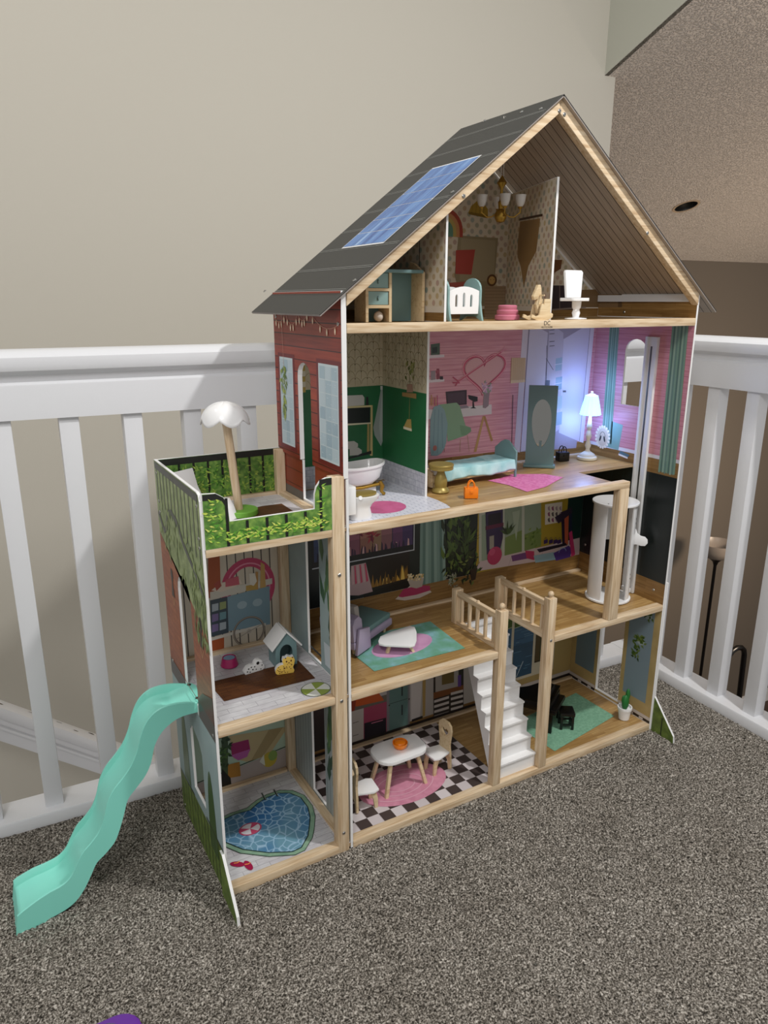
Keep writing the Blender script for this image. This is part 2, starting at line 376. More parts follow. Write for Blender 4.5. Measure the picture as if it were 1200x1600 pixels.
# walls, vaulted ceiling, room below
def wallbox(name, a, b, m, label=None):
    x0, y0, z0 = a; x1, y1, z1 = b
    o = structure(G(m).prism([rp(x0, y0, z0), rp(x1, y0, z0), rp(x1, y1, z0), rp(x0, y1, z0)], (0, 0, z1-z0)).obj(name, smooth=False))
    if label: o['label'] = label
    return o
YB = 1.33
pe = RM.inverted() @ atp(957, 180, rp(0, YB, 0), RM.to_3x3() @ Vector((0, 1, 0)))
pd = RM.inverted() @ atp(945, 118, rp(0, YB, 0), RM.to_3x3() @ Vector((0, 1, 0)))
XE, XD, ZD = pe.x, pd.x, pd.z
wallbox('wall_back', (-3.2, YB, -2.6), (XE, YB+.12, 3.6), 'wall_beige', 'plain beige stairwell wall')
SV = math.tan(math.radians(20.0))
def vault(y): return ZD+(YB-y)*SV
g = G('wall_green')
g.prism([rp(XD, -1.6, vault(-1.6)), rp(XD, YB, vault(YB)), rp(XD, YB, 3.6+.8), rp(XD, -1.6, 3.6+.8)], RM.to_3x3() @ Vector((.018, 0, 0)))
structure(g.obj('wall_header', smooth=False))['label'] = 'grey-green wall above the sloped ceiling'
g = G('textured_ceiling')
YF = 2.8
pts = [rp(XD, -1.6, vault(-1.6)), rp(8, -1.6, vault(-1.6)), rp(8, YF, vault(YF)), rp(XE-.01, YF, vault(YF)), rp(XE-.01, YB, vault(YB)), rp(XD, YB, vault(YB))]
# recessed can in the vault
nrm = (pts[1]-pts[0]).cross(pts[2]-pts[1]).normalized()
cc = atp(1072, 322, pts[0], nrm); ex = (pts[1]-pts[0]).normalized(); ey = nrm.cross(ex)
hole = [cc+ex*.062*math.cos(2*PI*k/28)+ey*.062*math.sin(2*PI*k/28) for k in range(28)]
g.holed(pts, [hole], (0, 0, .002))
structure(g.obj('ceiling', smooth=False))['label'] = 'textured sloping ceiling'
if nrm.z < 0: nrm = -nrm
can = thing('recessed_downlight', 'small dark recessed downlight in the textured sloping ceiling', 'light', cc)
q = Vector((0, 0, 1)).rotation_difference(nrm)
g = G('metal_dark', 'black_plastic'); g.lathe([(.061, -.001), (.061, .09), (.0001, .09)], seg=28, m=0, cap=False); g.obj('can', can).rotation_mode = 'QUATERNION'
bpy.data.objects['can'].rotation_quaternion = q
g = G('trim_tan'); g.lathe([(.061, 0), (.061, -.003), (.074, -.003), (.074, 0)], seg=32, cap=False); o = g.obj('trim_ring', can); o.rotation_mode = 'QUATERNION'; o.rotation_quaternion = q
g = G('metal_dark'); g.lathe([(.045, .085), (.05, .05), (.03, .03), (.0001, .028)], seg=20, cap=False); o = g.obj('bulb', can); o.rotation_mode = 'QUATERNION'; o.rotation_quaternion = q
wallbox('wall_far', (XE-1.5, YF, -2.6), (8, YF+.1, 1.45), 'wall_brown', 'brown-grey wall of the room below')
wallbox('wall_far_right', (7.9, -1.6, -2.6), (8, YF, 3.2), 'wall_brown')
wallbox('floor_lower', (-3.2, -1.6, -2.7), (8, YF, -2.6), 'dark_floor', 'dark floor of the room below')
wallbox('baseboard_far', (XE, YF-.02, -2.6), (7.9, YF, -2.48), 'rail_white')
wallbox('floor_edge', (-2.2, .3265, -.30), (1.10, .42, -.004), 'wall_beige')
l = bpy.data.lights.new('living_room_light', 'POINT'); l.energy = 95; l.color = (1, .80, .60); l.shadow_soft_size = .12
o = bpy.data.objects.new('living_room_light', l); COL.objects.link(o); o.location = rp(3.9, 1.0, -.2)

# balustrades --------------------------------------------------------------
def rail_profile(g, along, d0, x0, x1):
    """top rail: cap, neck and board, extruded along the run; d = depth coordinate of the balusters' near face"""
    c = d0+.0165
    prof = [(-.034, .866), (-.037, .874), (-.036, .888), (-.028, .896), (-.012, .900), (.012, .900), (.028, .896), (.036, .888), (.037, .874), (.034, .866),
            (.022, .858), (.020, .846), (.024, .840), (.024, .7835), (-.024, .7835), (-.024, .838), (-.0235, .842), (-.017, .847), (-.020, .858)]
    f = (lambda a, d, z: rp(a, d, z)) if along == 'x' else (lambda a, d, z: rp(d, a, z))
    g.prism([f(x0, c+d, z) for d, z in prof], f(x1, 0, 0)-f(x0, 0, 0))
def base_rail(g, along, d0, x0, x1):
    f = (lambda a, d, z: rp(a, d, z)) if along == 'x' else (lambda a, d, z: rp(d, a, z))
    g.prism([f(x0, d0+d, z) for d, z in ((0, -.01), (0, .019), (.002, .0225), (.07, .0225), (.074, .019), (.074, -.30))], f(x1, 0, 0)-f(x0, 0, 0))
def baluster(parent, x, y):
    g = G('rail_white'); a, b = x, y
    g.prism([rp(a, b, .022), rp(a+.033, b, .022), rp(a+.033, b+.033, .022), rp(a, b+.033, .022)], (0, 0, .764), bev=.0016)
    return g.obj('baluster', parent)
bl = thing('balustrade', 'white stair balustrade running behind the toy slide on the left', 'railing', rp(-.6, .36, 0))
bl_i = bl
def child_world(o, par): o.matrix_parent_inverse = Matrix.Translation(-par.location)
g = G('rail_white'); rail_profile(g, 'x', .345, -2.2, 1.009); child_world(g.obj('top_rail', bl), bl)
g = G('rail_white'); base_rail(g, 'x', .3255, -2.2, 1.009); child_world(g.obj('base_rail', bl), bl)
k = -.467-.033
xs = [k-.1075*j for j in range(5, 0, -1)]+[k+.1075*j for j in range(0, 14) if k+.1075*j < .97]
for x in xs: child_world(baluster(bl, x, .345), bl)
br = thing('balustrade', 'white stair balustrade running forward to the right of the dollhouse', 'railing', rp(1.04, -.3, 0))
g = G('rail_white'); rail_profile(g, 'y', 1.03, -1.6, .399); child_world(g.obj('top_rail', br), br)
g = G('rail_white'); base_rail(g, 'y', 1.0095, -1.6, .399); child_world(g.obj('base_rail', br), br)
for j in range(-1, 10): child_world(baluster(br, 1.03, .151-.1055*j), br)
# sloping handrail of the stairs on the far wall, with worn paint
lr = thing('stair_handrail', 'white sloping stair rail with chipped paint, behind the left balustrade', 'railing', rp(-.3, YB-.1, -.6))
nb = RM.to_3x3() @ Vector((0, 1, 0)); yy = YB-.17
def onr(u, v): return atp(u, v, rp(0, yy, 0), nb)
A, B_, A2_, B2_ = onr(0, 1090), onr(280, 1191), onr(0, 1152), onr(280, 1247)
dz = (A.z-A2_.z+B_.z-B2_.z)/2; dirv = (B_-A).normalized(); P0 = A-dirv*1.2; L = (B_-A).length+2.0
up = Vector((0, 0, 1))
def strip(g, z0, z1, t0, t1, m=0, bev=.004):
    g.prism([P0+up*z0-nb*t0, P0+up*z1-nb*t0, P0+up*z1-nb*t1, P0+up*z0-nb*t1], dirv*L, m, bev)
g = G('rail_white'); strip(g, -dz*.36, 0, .0, .055, bev=.014); child_world(g.obj('handrail', lr), lr)
g = G('rail_white'); strip(g, -dz, -dz*.30, .005, .036, bev=.004); strip(g, -dz*.66, -dz*.55, .03, .046, bev=.005); child_world(g.obj('board', lr), lr)
g = G('wall_brown')
for _ in range(26):
    t = random.uniform(.35, .8)*L; p = P0+dirv*t-nb*random.uniform(.02, .05)+up*.0006; a = random.uniform(.003, .014); b = random.uniform(.001, .004)
    g.poly([p+dirv*a*math.cos(q)+nb*b*math.sin(q) for q in [2*PI*i/7+random.uniform(-.3, .3) for i in range(7)]])
child_world(g.obj('chipped_paint', lr), lr)
g = G('rail_white')
for t in (.25, .75): 
    p = P0+dirv*L*t; g.prism([p-up*dz-nb*.005+dirv*.0, p-up*dz*.5-nb*.005, p-up*dz*.5+nb*.17, p-up*dz+nb*.17], dirv*.05)
child_world(g.obj('bracket', lr), lr)

# things in the room below
t0 = RM.to_3x3() @ Vector((0, 1, 0))
lp = atp(1121, 855, rp(0, 2.35, 0), t0); hl = lp.z+2.6
lamp = thing('floor_lamp', 'black torchiere floor lamp with white glass bowl, seen through right balusters', 'lamp', (lp.x, lp.y, -2.6))
G('black_plastic').lathe([(.14, 0), (.14, .02), (.02, .035)], seg=28).obj('base', lamp)
G('black_plastic').lathe([(.011, .03), (.011, hl-.14), (.022, hl-.11), (.05, hl-.085), (.012, hl-.08)], seg=12).obj('pole', lamp)
G('dim_glass').lathe([(.03, hl-.09), (.075, hl-.075), (.125, hl-.02), (.137, hl+.035), (.132, hl+.035), (.115, hl-.015), (.03, hl-.08)], seg=32, cap=False).obj('bowl', lamp)
cp = atp(1152, 1012, rp(0, 1.75, 0), t0)
rk = thing('tubular_chair', 'black tubular metal chair frame below, seen between right balusters', 'chair', (cp.x, cp.y, -2.6))
h = cp.z+2.6; w_ = .085
path = [(-w_-.06, .0, .05), (-w_-.03, 0, h*.5), (-w_, 0, h-.07)]+[(-w_+w_*(1-math.cos(a)), 0, h-.07+.07*math.sin(a)) for a in (.5, 1, PI/2, 2.1, 2.6)]+[(w_, 0, h-.07), (w_+.03, 0, h*.5), (w_+.05, 0, .05)]
G('black_plastic').tube(path, .017, 12).obj('frame', rk)
G('black_plastic').box((-.2, -.4, h*.42), (.2, 0, h*.42+.05), bev=.015).obj('seat', rk)
for sx in (-.18, .18):
    G('black_plastic').tube([(sx, -.38, h*.42), (sx, -.4, 0)], .012, 8).obj('leg', rk); G('black_plastic').tube([(sx, -.03, h*.42), (sx, 0, 0)], .012, 8).obj('leg', rk)
G('black_plastic').box((-.07, -.01, h*.55), (.07, .01, h*.62), bev=.004).obj('backrest', rk)

# ================================================================== the dollhouse
H_ = thing('dollhouse', 'tall open wooden dollhouse with grey roof, solar panel and annex on carpet', 'dollhouse', (0, 0, 0))
def x_panel(name, x0, t, outline, holes, label=None, parent=H_):
    g = G('white_edge'); g.holed([(x0, a, b) for a, b in outline], [[(x0, a, b) for a, b in h] for h in holes], (t, 0, 0))
    return g.obj(name, parent, smooth=False, label=label)
def y_panel(name, y0, t, outline, m='white_edge', holes=(), label=None, parent=H_):
    g = G(m); g.holed([(a, y0, b) for a, b in outline], [[(a, y0, b) for a, b in h] for h in holes], (0, t, 0))
    return g.obj(name, parent, smooth=False, label=label)
def arch(y0, y1, z0, z1, n=8):
    c = (y0+y1)/2; r = (y1-y0)/2; zz = z1-r*.85
    return [(y0, z0), (y1, z0)]+[(c+r*math.cos(PI*k/n), zz+r*.85*math.sin(PI*k/n)) for k in range(n+1)]

# left wall of the main house: lower and upper board
d2 = arch(.105, .167, .020, .280); d1 = arch(.112, .171, .325, .585); d0 = arch(.1185, .172, .633, .878)
low_out = [(0, 0), (D+.006, 0), (D+.006, .7045), (.1725, .7045), (.1725, .633), (.1180, .633), (.1180, .7045), (0, .7045)]
lw = x_panel('side_panel', -.0002, .0045, low_out, [d2, d1], 'inner side panel between main house and annex')
up_out = [(-.0, .706), (.1185, .706)]+[(a, b) for a, b in d0[::-1] if b > .8][:]+[(.172, .706), (D+.006, .706), (D+.006, .9935), (-.0, .9935)]
up_out = [(0, .706), (.1185, .706)]+sorted([(a, b) for a, b in d0[2:]], key=lambda p: p[0])+[(.172, .706), (D+.006, .706), (D+.006, .9935), (0, .9935)]
uw = x_panel('side_panel', -.0045, .0085, up_out, [], 'upper left side panel printed with red planks')
gx = -.0045
red_out = [(0.0005, .706), (.1185, .706)]+sorted([(a, b) for a, b in d0[2:]], key=lambda p: p[0])+[(.172, .706), (D+.0055, .706), (D+.0055, .993), (0.0005, .993)]
sheet('red_plank_print', uw, 0, gx, red_out, 'red_plank', sgn=-1)
for (y0, y1) in ((.012, .085), (.192, .252)):
    p = Pr(0, gx, -1)
    p.rect(y0-.008, .716, y1+.008, .889, '#6d1a1c'); p.up().rect(y0, .724, y1, .882, '#c9d6da').up(); 
    n = 7
    for r in range(n):
        for c in range(3):
            a = y0+.003+(y1-y0-.006)*c/3; b = .727+(.152)*r/n
            p.rect(a+.0007, b+.0008, a+(y1-y0-.006)/3-.0007, b+.152/n-.0008, rand_c('#b3c7d0', '#a9bfc9', '#bccdd4', '#9fb6c2'))
    p.up(); 
    for _ in range(34):
        a = random.uniform(y0+.002, y1-.004); b = random.uniform(.726, .875); p.rect(a, b, a+random.uniform(.002, .007), b+.0006, '#d9e4e8')
    p.obj('window_print', uw, 'pale blue printed window with dark red frame')
p = Pr(0, gx, -1); p.k = 5
for a0, b0, a1, b1, dip in ((.268, .951, .216, .958, .012), (.216, .958, .162, .958, .019), (.162, .958, .118, .965, .014), (.118, .965, .006, .944, .016)):
    pts = [(a0+(a1-a0)*t, b0+(b1-b0)*t-dip*4*t*(1-t)) for t in [i/8 for i in range(9)]]; p.line(pts, .0009, '#c98a70')
    for t in (.15, .4, .62, .88): 
        a = a0+(a1-a0)*t; b = b0+(b1-b0)*t-dip*4*t*(1-t); p.up().ell(a, b-.006, .0028, .0055, '#f0c7a4', 10).up().ell(a, b-.006, .0014, .0032, '#fff0dc', 8); p.k -= 2
p.obj('string_light_print', uw, 'printed string of warm bulbs')
p = Pr(0, gx, -1); p.k = 6
p.line([(.235, .985), (.232, .86)], .0008, '#d8a08c'); p.up()
p.ell(.228, .838, .010, .008, '#b9c2c2'); p.up()
for k in range(60): 
    b = random.uniform(.775, .868); a = .234+random.uniform(-.012, .012)*(1 if b > .83 else .45); p.leaf(a, b, .012, .006, random.uniform(-2.6, -.6), rand_c('#8a9b3f', '#6c8433', '#a9b65a', '#5a7330'))
p.obj('hanging_plant_print', uw, 'printed trailing plant')
# inside faces
def inner_left(z0, z1, hole, m, nm):
    o = [(.004, z0), (D, z0), (D, z1), (.004, z1)]
    sheet(nm, lw if z1 < .7 else uw, 0, .0043 if z1 < .7 else .004, o, m, [hole] if hole else [], sgn=1)
inner_left(.016, .30, d2, 'grey_stripe', 'wall_print'); inner_left(.335, .60, [(a, max(b, .34)) for a, b in d1], 'dark_board', 'wall_print')
# annex-side prints of the lower board
sheet('grey_wall_print', lw, 0, -.0002, R2(.003, .016, D, .305), 'grey_stripe', [[(a, max(b, .018)) for a, b in d2]], sgn=-1)
sheet('blue_grey_wall_print', lw, 0, -.0002, R2(.003, .323, D, .61), 'sky_grey', [[(a, max(b, .3255)) for a, b in d1]], sgn=-1)
p = Pr(0, -.0002, -1)
p.rect(.1722, .6275, D, .704, '#82301d').up()
for z in (.652, .680): p.line([(.1722, z), (D, z)], .0012, '#3d140d')
p.rect(.1722, .6275, D, .645, '#5d5a58')
p.k = 0; p.rect(.0035, .6275, .1178, .704, '#8d3a20').up().line([(.004, .672), (.117, .672)], .0012, '#3d140d')
p.obj('red_plank_print', lw)
# printed potted plants beside the doorways, seen from the annex
for zb, hh in ((.335, .235), (.03, .22)):
    p = Pr(0, -.0002, -1); p.k = 2
    ya = .080
    if zb > .3: p.poly([(ya-.018, zb+.045), (ya+.018, zb+.045), (ya+.014, zb), (ya-.014, zb)], '#c9d3d8').up()
    for k in range(9):
        y = ya+random.uniform(-.02, .02); z = zb+.04+k*hh*.085
        p.leaf(y, z, .06, .018, PI/2+random.uniform(-.35, .5), rand_c('#4f7350', '#3f6244', '#6d8a4b', '#2f4d38'))
    p.leaf(ya+.01, zb+.13, .11, .012, PI/2+.25, '#4f7350')
    p.obj('potted_plant_print', lw, 'printed green plant beside the doorway')

# right wall: two boards, arch window above, doorway below
ra = arch(.1165, .176, .7515, .8985)
rdoor = [(.100, .0215), (.176, .0215), (.176, .30), (.100, .30)]
ru = x_panel('side_panel', W2-.0045, .0045, [(0, .31), (D+.006, .31), (D+.006, .9935), (0, .9935)], [ra], 'upper right side panel with arched window opening')
rl = x_panel('side_panel', W2-.0010, .0050, [(-.002, 0), (D+.006, 0), (D+.006, .372), (-.002, .372)], [rdoor], 'lower right side panel with tall doorway opening')
rl2 = x_panel('side_panel', W2-.0045, .0034, [(0, .0), (D, .0), (D, .309), (0, .309)], [rdoor], 'inner layer of lower right side panel')
xr = W2-.0045
sheet('pink_wall_print', ru, 0, xr, R2(.0005, .652, D, .930), 'pink_plank_side', [ra], sgn=-1)
sheet('wood_band_print', ru, 0, xr, R2(.0005, .6125, D, .645), 'parquet_side', sgn=-1)
sheet('dark_wall_print', ru, 0, xr, R2(.0005, .3675, D, .6125), 'dark_board', sgn=-1)
sheet('wood_band_print', ru, 0, xr, R2(.0005, .317, D, .3675), 'parquet_side', sgn=-1)
sheet('attic_wood_print', ru, 0, xr, R2(.0005, .946, D, .9775), 'parquet_side', sgn=-1)
p = Pr(0, xr, -1); p.rect(.0005, .645, D, .653, '#dcd8da')
p.obj('skirting_print', ru)
p = Pr(0, xr, -1); p.k = 1
for ya, yb, zt, zb in ((.197, .225, .93, .655), (.012, .052, .93, .618)):
    n = 9
    for k in range(n):
        f = k/n; g0 = .5*(.55 if zt else 1)
        y0 = ya+(yb-ya)*f; y1 = ya+(yb-ya)*(k+1)/n; s = .006 if k < n/2 else -.002
        p.poly([(y0+.003, zt), (y1+.0032, zt), (y1+.0003-(.004*(1-f)), zb+.002*math.sin(k*2)), (y0-.004*(1-f), zb+.002*math.cos(k*2))], ('#7a9a84', '#68877a', '#8faa94', '#587568')[k % 4])
p.obj('curtain_print', ru, 'printed sage green curtains')
p = Pr(0, xr, -1); p.k = 1
p.poly([(.222, .712), (.163, .705), (.170, .645), (.222, .648)], '#7fa59b').up()
p.ell(.222, .668, .019, .023, '#d8ccb4').up()
for k in range(18): a = 2*PI*k/18; p.ell(.222+.021*math.cos(a), .668+.025*math.sin(a), .0035, .0035, '#e8dcc6', 8)
p.up().ell(.222, .668, .016, .021, '#cdbda4').up(); p.line([(.231+.000*k, .668) for k in range(1)], .002, '#222222')
for s in (-1, 1): p.ell(.222+s*.0065, .664, .0026, .0075, '#2a2a2c', 12, rot=s*.3)
p.line([(.222+.0085*math.cos(a), .668+.0125*math.sin(a)) for a in [PI*i/8 for i in range(9)]], .0012, '#2a2a2c')
p.up(); p.poly([(.163, .645), (.135, .640), (.140, .634), (.168, .638)], '#51707c').poly([(.168, .638), (.140, .634), (.140, .630), (.168, .634)], '#e4e0da')
p.obj('cushion_print', ru, 'printed sage cushion, headphones and book')
p = Pr(0, xr, -1); p.k = 1
for k in range(7):
    y = .245-.033*k; p.line([(y+.012*math.sin(t*3), .60-.055*math.sin(PI*t)) for t in [i/10 for i in range(11)]], .0006, '#2b3534')
p.obj('lamp_line_print', ru)
# lower right wall inside: tan wall with pale panels and black and white skirting
sheet('tan_wall_print', rl2, 0, xr, R2(.0005, .0165, D, .308), 'wall_tan', [rdoor], sgn=-1) if False else None
mottled('wall_tan', [(.35, '#b29a66'), (.65, '#c3ab76')], 20, .5)
sheet('tan_wall_print', rl2, 0, xr, R2(.0005, .0165, D, .308), 'wall_tan', [[(a, max(b, .0215)) for a, b in rdoor]], sgn=-1)
p = Pr(0, xr, -1); p.k = 1
p.rect(.018, .060, .088, .303, '#8496a0'); p.rect(.186, .060, .252, .303, '#6f8490')
p.rect(.0006, .0145, .0985, .0215, '#221a1a').rect(.1775, .0145, D, .0215, '#221a1a').rect(.0006, .0215, .0985, .030, '#cdc5c0').rect(.1775, .0215, D, .030, '#cdc5c0').up()
for y0 in (.02, .05, .19, .225): p.rect(y0, .0155, y0+.012, .020, '#d8d0cc')
p.obj('window_print', rl2, 'printed blue-grey window panels')
p = Pr(0, xr, -1); p.k = 3
for cy, cz, n, dn in ((.036, .283, 34, 0), (.050, .213, 60, 1)):
    p = Pr(0, xr, -1); p.k = 3
    p.ell(cy, cz-.004, .011, .010, '#a8b4b4', 16).up()
    for _ in range(n):
        a = random.uniform(0, PI*2); q = random.random(); y = cy+.018*q*math.cos(a); z = cz+.013*q*math.sin(a)
        if dn and random.random() < .5: y = cy+.010+random.uniform(-.008, .008); z = cz-random.uniform(0, .052)
        p.leaf(y, z, .011, .006, random.random()*2*PI, rand_c('#586d2a', '#405a22', '#728541', '#30451c'))
    p.obj('hanging_plant_print', rl2, 'printed hanging plant in a pot')
# fins at the feet
for x, lab in ((-W1-.004, 'left foot fin, fence printed'), (W2+.0005, 'right foot fin, fence printed')):
    g = G('white_edge', 'fence_green'); 
    g.prism([(x, 0, .088), (x, -.006, .082), (x, -.064, .014), (x, -.066, -.004), (x, .012, -.004), (x, .012, .088)], (.005, 0, 0), 1, mside=0)
    o = g.obj('foot_fin', H_, smooth=False, label=lab)
    p = Pr(0, x+(.005 if x < 0 else 0), 1 if x < 0 else -1); p.line([(-.030, .0), (-.030, .045)], .003, '#26301a'); p.obj('fence_print', o)
# elevator track
g = G('white_paint', 'metal_dark'); g.box((xr-.004, .083, Z1), (xr-.0005, .1165, .905), 0, .0008); g.box((xr-.0075, .083, Z1), (xr-.003, .0895, .905), 0, .0006); g.box((xr-.0075, .110, Z1), (xr-.003, .1165, .905), 0, .0006)
tr = g.obj('elevator_track', H_, label='white vertical elevator track')
G('metal_dark').box((xr-.0046, .0985, Z1+.03), (xr-.0041, .1025, .885)).obj('slot', tr)

# floors ------------------------------------------------------------------
def board(name, out, z, t, m_top, label=None, holes=()):
    g = G('underside'); g.holed([(a, b, z-t) for a, b in out], [[(a, b, z-t) for a, b in h] for h in holes], (0, 0, t-.0004))
    o = g.obj(name, H_, smooth=False, label=label)
    if m_top: sheet('floor_print', o, 2, z-.0006, out, m_top, holes)
    return o
fz = .0015
fg = board('floor_board', R2(.004, 0, W2-.0045, D), Z0-fz, .008, 'parquet', 'ground floor board')
f1 = board('floor_board', [(.004, 0), (.337, 0), (.337, .150), (.467, .150), (.467, 0), (W2-.0045, 0), (W2-.0045, D), (.004, D)], Z1-fz, .006, 'parquet', 'middle floor board with stair opening')
f2 = board('floor_board', [(.004, 0), (.6208, 0), (.6208, .117), (W2-.0045, .117), (W2-.0045, D), (.004, D)], Z2-fz, .006, 'parquet', 'upper floor board notched for the elevator')
f3 = board('floor_board', R2(.004, 0, W2-.0045, D), Z3-fz, .006, 'parquet', 'attic floor board')
ag = board('annex_floor', R2(-W1+.004, 0, -.0005, D), Z0-fz, .008, 'white_plank', 'annex ground floor board')
a1 = board('annex_floor', R2(-W1+.004, 0, -.0005, D), A1-fz, .006, 'white_plank', 'annex middle floor board')
a2 = board('annex_floor', R2(-W1+.004, 0, -.0005, D), A2-fz, .006, 'white_plank', 'annex deck board')
# rails (front, back, side strips)
def rail(a, b, m='pine_x', nm='rail', lab=None, bev=.0016): return G(m).box(a, b, 0, bev).obj(nm, H_, label=lab)
rw = .018
rail((.0045, -.001, -.002), (W2-.0045, rw, Z0)); rail((.0045, -.001, Z1-H), (.3275, rw, Z1)); rail((.4725, -.001, Z1-H), (W2-.0045, rw, Z1))
rail((.0045, -.001, Z2-H), (.6505, rw, Z2)); rail((.0045, -.001, Z3-H-.001), (W2-.0045, rw, Z3), lab='attic front rail with small printed mark')
for z in (Z0, Z1): rail((.0045, D-.012, z-H), (W2-.0045, D-.0005, z+.003))
rail((.224, D-.012, Z2-H), (W2-.0045, D-.0005, Z2-.001)); rail((.0045, D-.012, Z3-H), (W2-.0045, D-.0005, Z3-.001))
rail((.0045, .03, Z3-H), (.0165, D-.02, Z3-.003), 'pine_y'); 
for z in (0, A1-H, A2-H): rail((-W1+.0045, -.001, z-(.002 if z == 0 else 0)), (-.0265 if z else -.0155, rw, z+H))
for z in (Z0, A1, A2): rail((-W1+.0045, D-.012, z-H), (-.0195, D-.0005, z+.004))
for z in (Z0, A2): rail((-.0165, .0175, z-H), (-.0008, D-.013, z+.004), 'pine_y')
# posts
def post(x, y, z0, z1, lab=None): return G('pine_z').box((x, y, z0), (x+.0225, y+.020, z1), 0, .0016).obj('post', H_, label=lab)
post(-.0262, -.0012, -.002, AT-.001, 'front right annex post')
G('pine_z').box((-.0185, D-.017, Z0), (-.0012, D-.0005, AT-.001), 0, .0012).obj('post', H_, label='back right annex post')
G('pine_z').box((.6235, -.0012, Z1), (.6505, .017, Z2-H), 0, .0016).obj('post', H_, label='front post beside the elevator')
# stair posts with ball tops, balustrade of the toy stairs
def newel(x, y, z0, z1, r, lab, yw=.018):
    o = G('pine_z').box((x, y, z0), (x+.0195, y+yw, z1), 0, .0018).obj('newel_post', H_, label=lab)
    if r: G('pine_z').lathe([(.004, 0), (.0045, .001), (.003, .002)]+[(max(r*math.sin(a), .0001), .002+r-r*math.cos(a)) for a in [.5, .9, 1.3, 1.7, 2.1, 2.6, PI]], (x+.0098, y+yw/2, z1-.0005), 16).obj('ball', o)
    return o
newel(.3278, -.0018, Z0, .404, .0062, 'left front stair post with ball top'); newel(.4520, -.0018, Z0, .404, .0062, 'right front stair post with ball top')
newel(.3300, .150, Z1-.002, .395, 0, 'left rear stair post', .016); newel(.4560, .165, Z1-.002, .392, 0, 'right rear stair post', .016)
def handrail(x, y0, y1, z0, lab):
    o = G('pine_y').box((x-.005, y0, z0+.061), (x+.005, y1, z0+.073), 0, .0022).obj('stair_railing', H_, label=lab)
    G('pine_y').box((x-.005, y0, z0-.010), (x+.005, y1, z0+.006), 0, .001).obj('bottom_rail', o)
    n = 5
    for k in range(n):
        y = y0+(y1-y0)*(k+.5)/n
        G('pine_z').box((x-.0032, y-.0028, z0+.004), (x+.0032, y+.0028, z0+.064), 0, .0006).obj('spindle', o)
    G('pine_z').lathe([(.0035, 0), (.0035, .0025), (.0001, .0045)], (x, (y0+y1)/2, z0+.0725), 10).obj('peg', o)
handrail(.3375, .016, .151, Z1, 'left toy stair railing'); handrail(.4640, .016, .166, Z1, 'right toy stair railing')
# stairs
ns = 9; sy0, sy1 = .012, .148; rise = (Z1-.004-Z0)/ns; run = (sy1-sy0)/(ns)
prof = []
for k in range(ns): prof += [(sy0+run*k, Z0+rise*(k+1)-.005), (sy0+run*k-.003, Z0+rise*(k+1)-.004), (sy0+run*k-.003, Z0+rise*(k+1)), (sy0+run*(k+1), Z0+rise*(k+1))]
prof = [(sy0, Z0)]+prof+[(sy1, Z1-.034), (sy0+.022, Z0)]
g = G('white_gloss'); g.prism([(.3475, a, b) for a, b in prof], (.1035, 0, 0)); g.obj('toy_stairs', H_, smooth=False, label='white toy staircase')
# back panels --------------------------------------------------------------
def back(name, x0, x1, z0, z1, lab): return y_panel(name, D+.0005, .004, R2(x0, z0, x1, z1), label=lab)
bk = back('back_panel', .004, .224, Z2-.003, .940, 'bathroom back wall'); bb = back('back_panel', .2245, W2, Z2-.003, .940, 'pink bedroom back wall')
bl_ = back('back_panel', .004, W2, Z1-.003, Z2-.008, 'living room back wall'); bg = back('back_panel', .004, W2, Z0-.003, Z1-.008, 'kitchen and piano room back wall')
yb = D+.0005
gab = y_panel('back_panel', D+.0005, .004, [(.0, .941), (W2, .941), (W2, .985), (W2/2, 1.288), (.0, .985)], label='attic gable wall with dotted paper')
# dotted wallpaper
def dotted(name, ax0, ax1):
    m, nt, b = nmat(name); tc = nt.nodes.new('ShaderNodeTexCoord'); sp = nt.nodes.new('ShaderNodeSeparateXYZ'); cb = nt.nodes.new('ShaderNodeCombineXYZ')
    nt.links.new(tc.outputs['Object'], sp.inputs[0]); nt.links.new(sp.outputs[ax0], cb.inputs[0]); nt.links.new(sp.outputs[ax1], cb.inputs[1])
    vo = nt.nodes.new('ShaderNodeTexVoronoi'); vo.voronoi_dimensions = '2D'; vo.inputs['Scale'].default_value = 66; vo.inputs['Randomness'].default_value = .12
    mp = nt.nodes.new('ShaderNodeMapping'); mp.inputs['Rotation'].default_value = (0, 0, .785); nt.links.new(cb.outputs[0], mp.inputs[0]); nt.links.new(mp.outputs[0], vo.inputs['Vector'])
    hs = ramp(nt, vo.outputs['Color'], [(.0, '#93a79f'), (.35, '#b49a8c'), (.6, '#b8a57e'), (.85, '#8f9d94')])
    nt.links.new(mix(nt, ramp(nt, vo.outputs['Distance'], [(.26, '#ffffff'), (.36, '#000000')]), '#cdc3b0', hs), b.inputs['Base Color']); b.inputs['Roughness'].default_value = .5
dotted('dot_xz', 0, 2); dotted('dot_yz', 1, 2)
sheet('dotted_paper', gab, 1, yb, [(.004, .969), (W2-.005, .969), (W2-.005, .982), (W2/2, 1.284), (.004, .982)], 'dot_xz', sgn=-1)
sheet('wood_band_print', gab, 1, yb, R2(.004, .944, W2-.005, .9625), 'parquet_wall', sgn=-1)
P_ = Pr(1, yb, -1); P_.k = 1; P_.rect(.004, .9625, W2-.005, .972, '#d8d0c4')
P_.obj('skirting_print', gab)
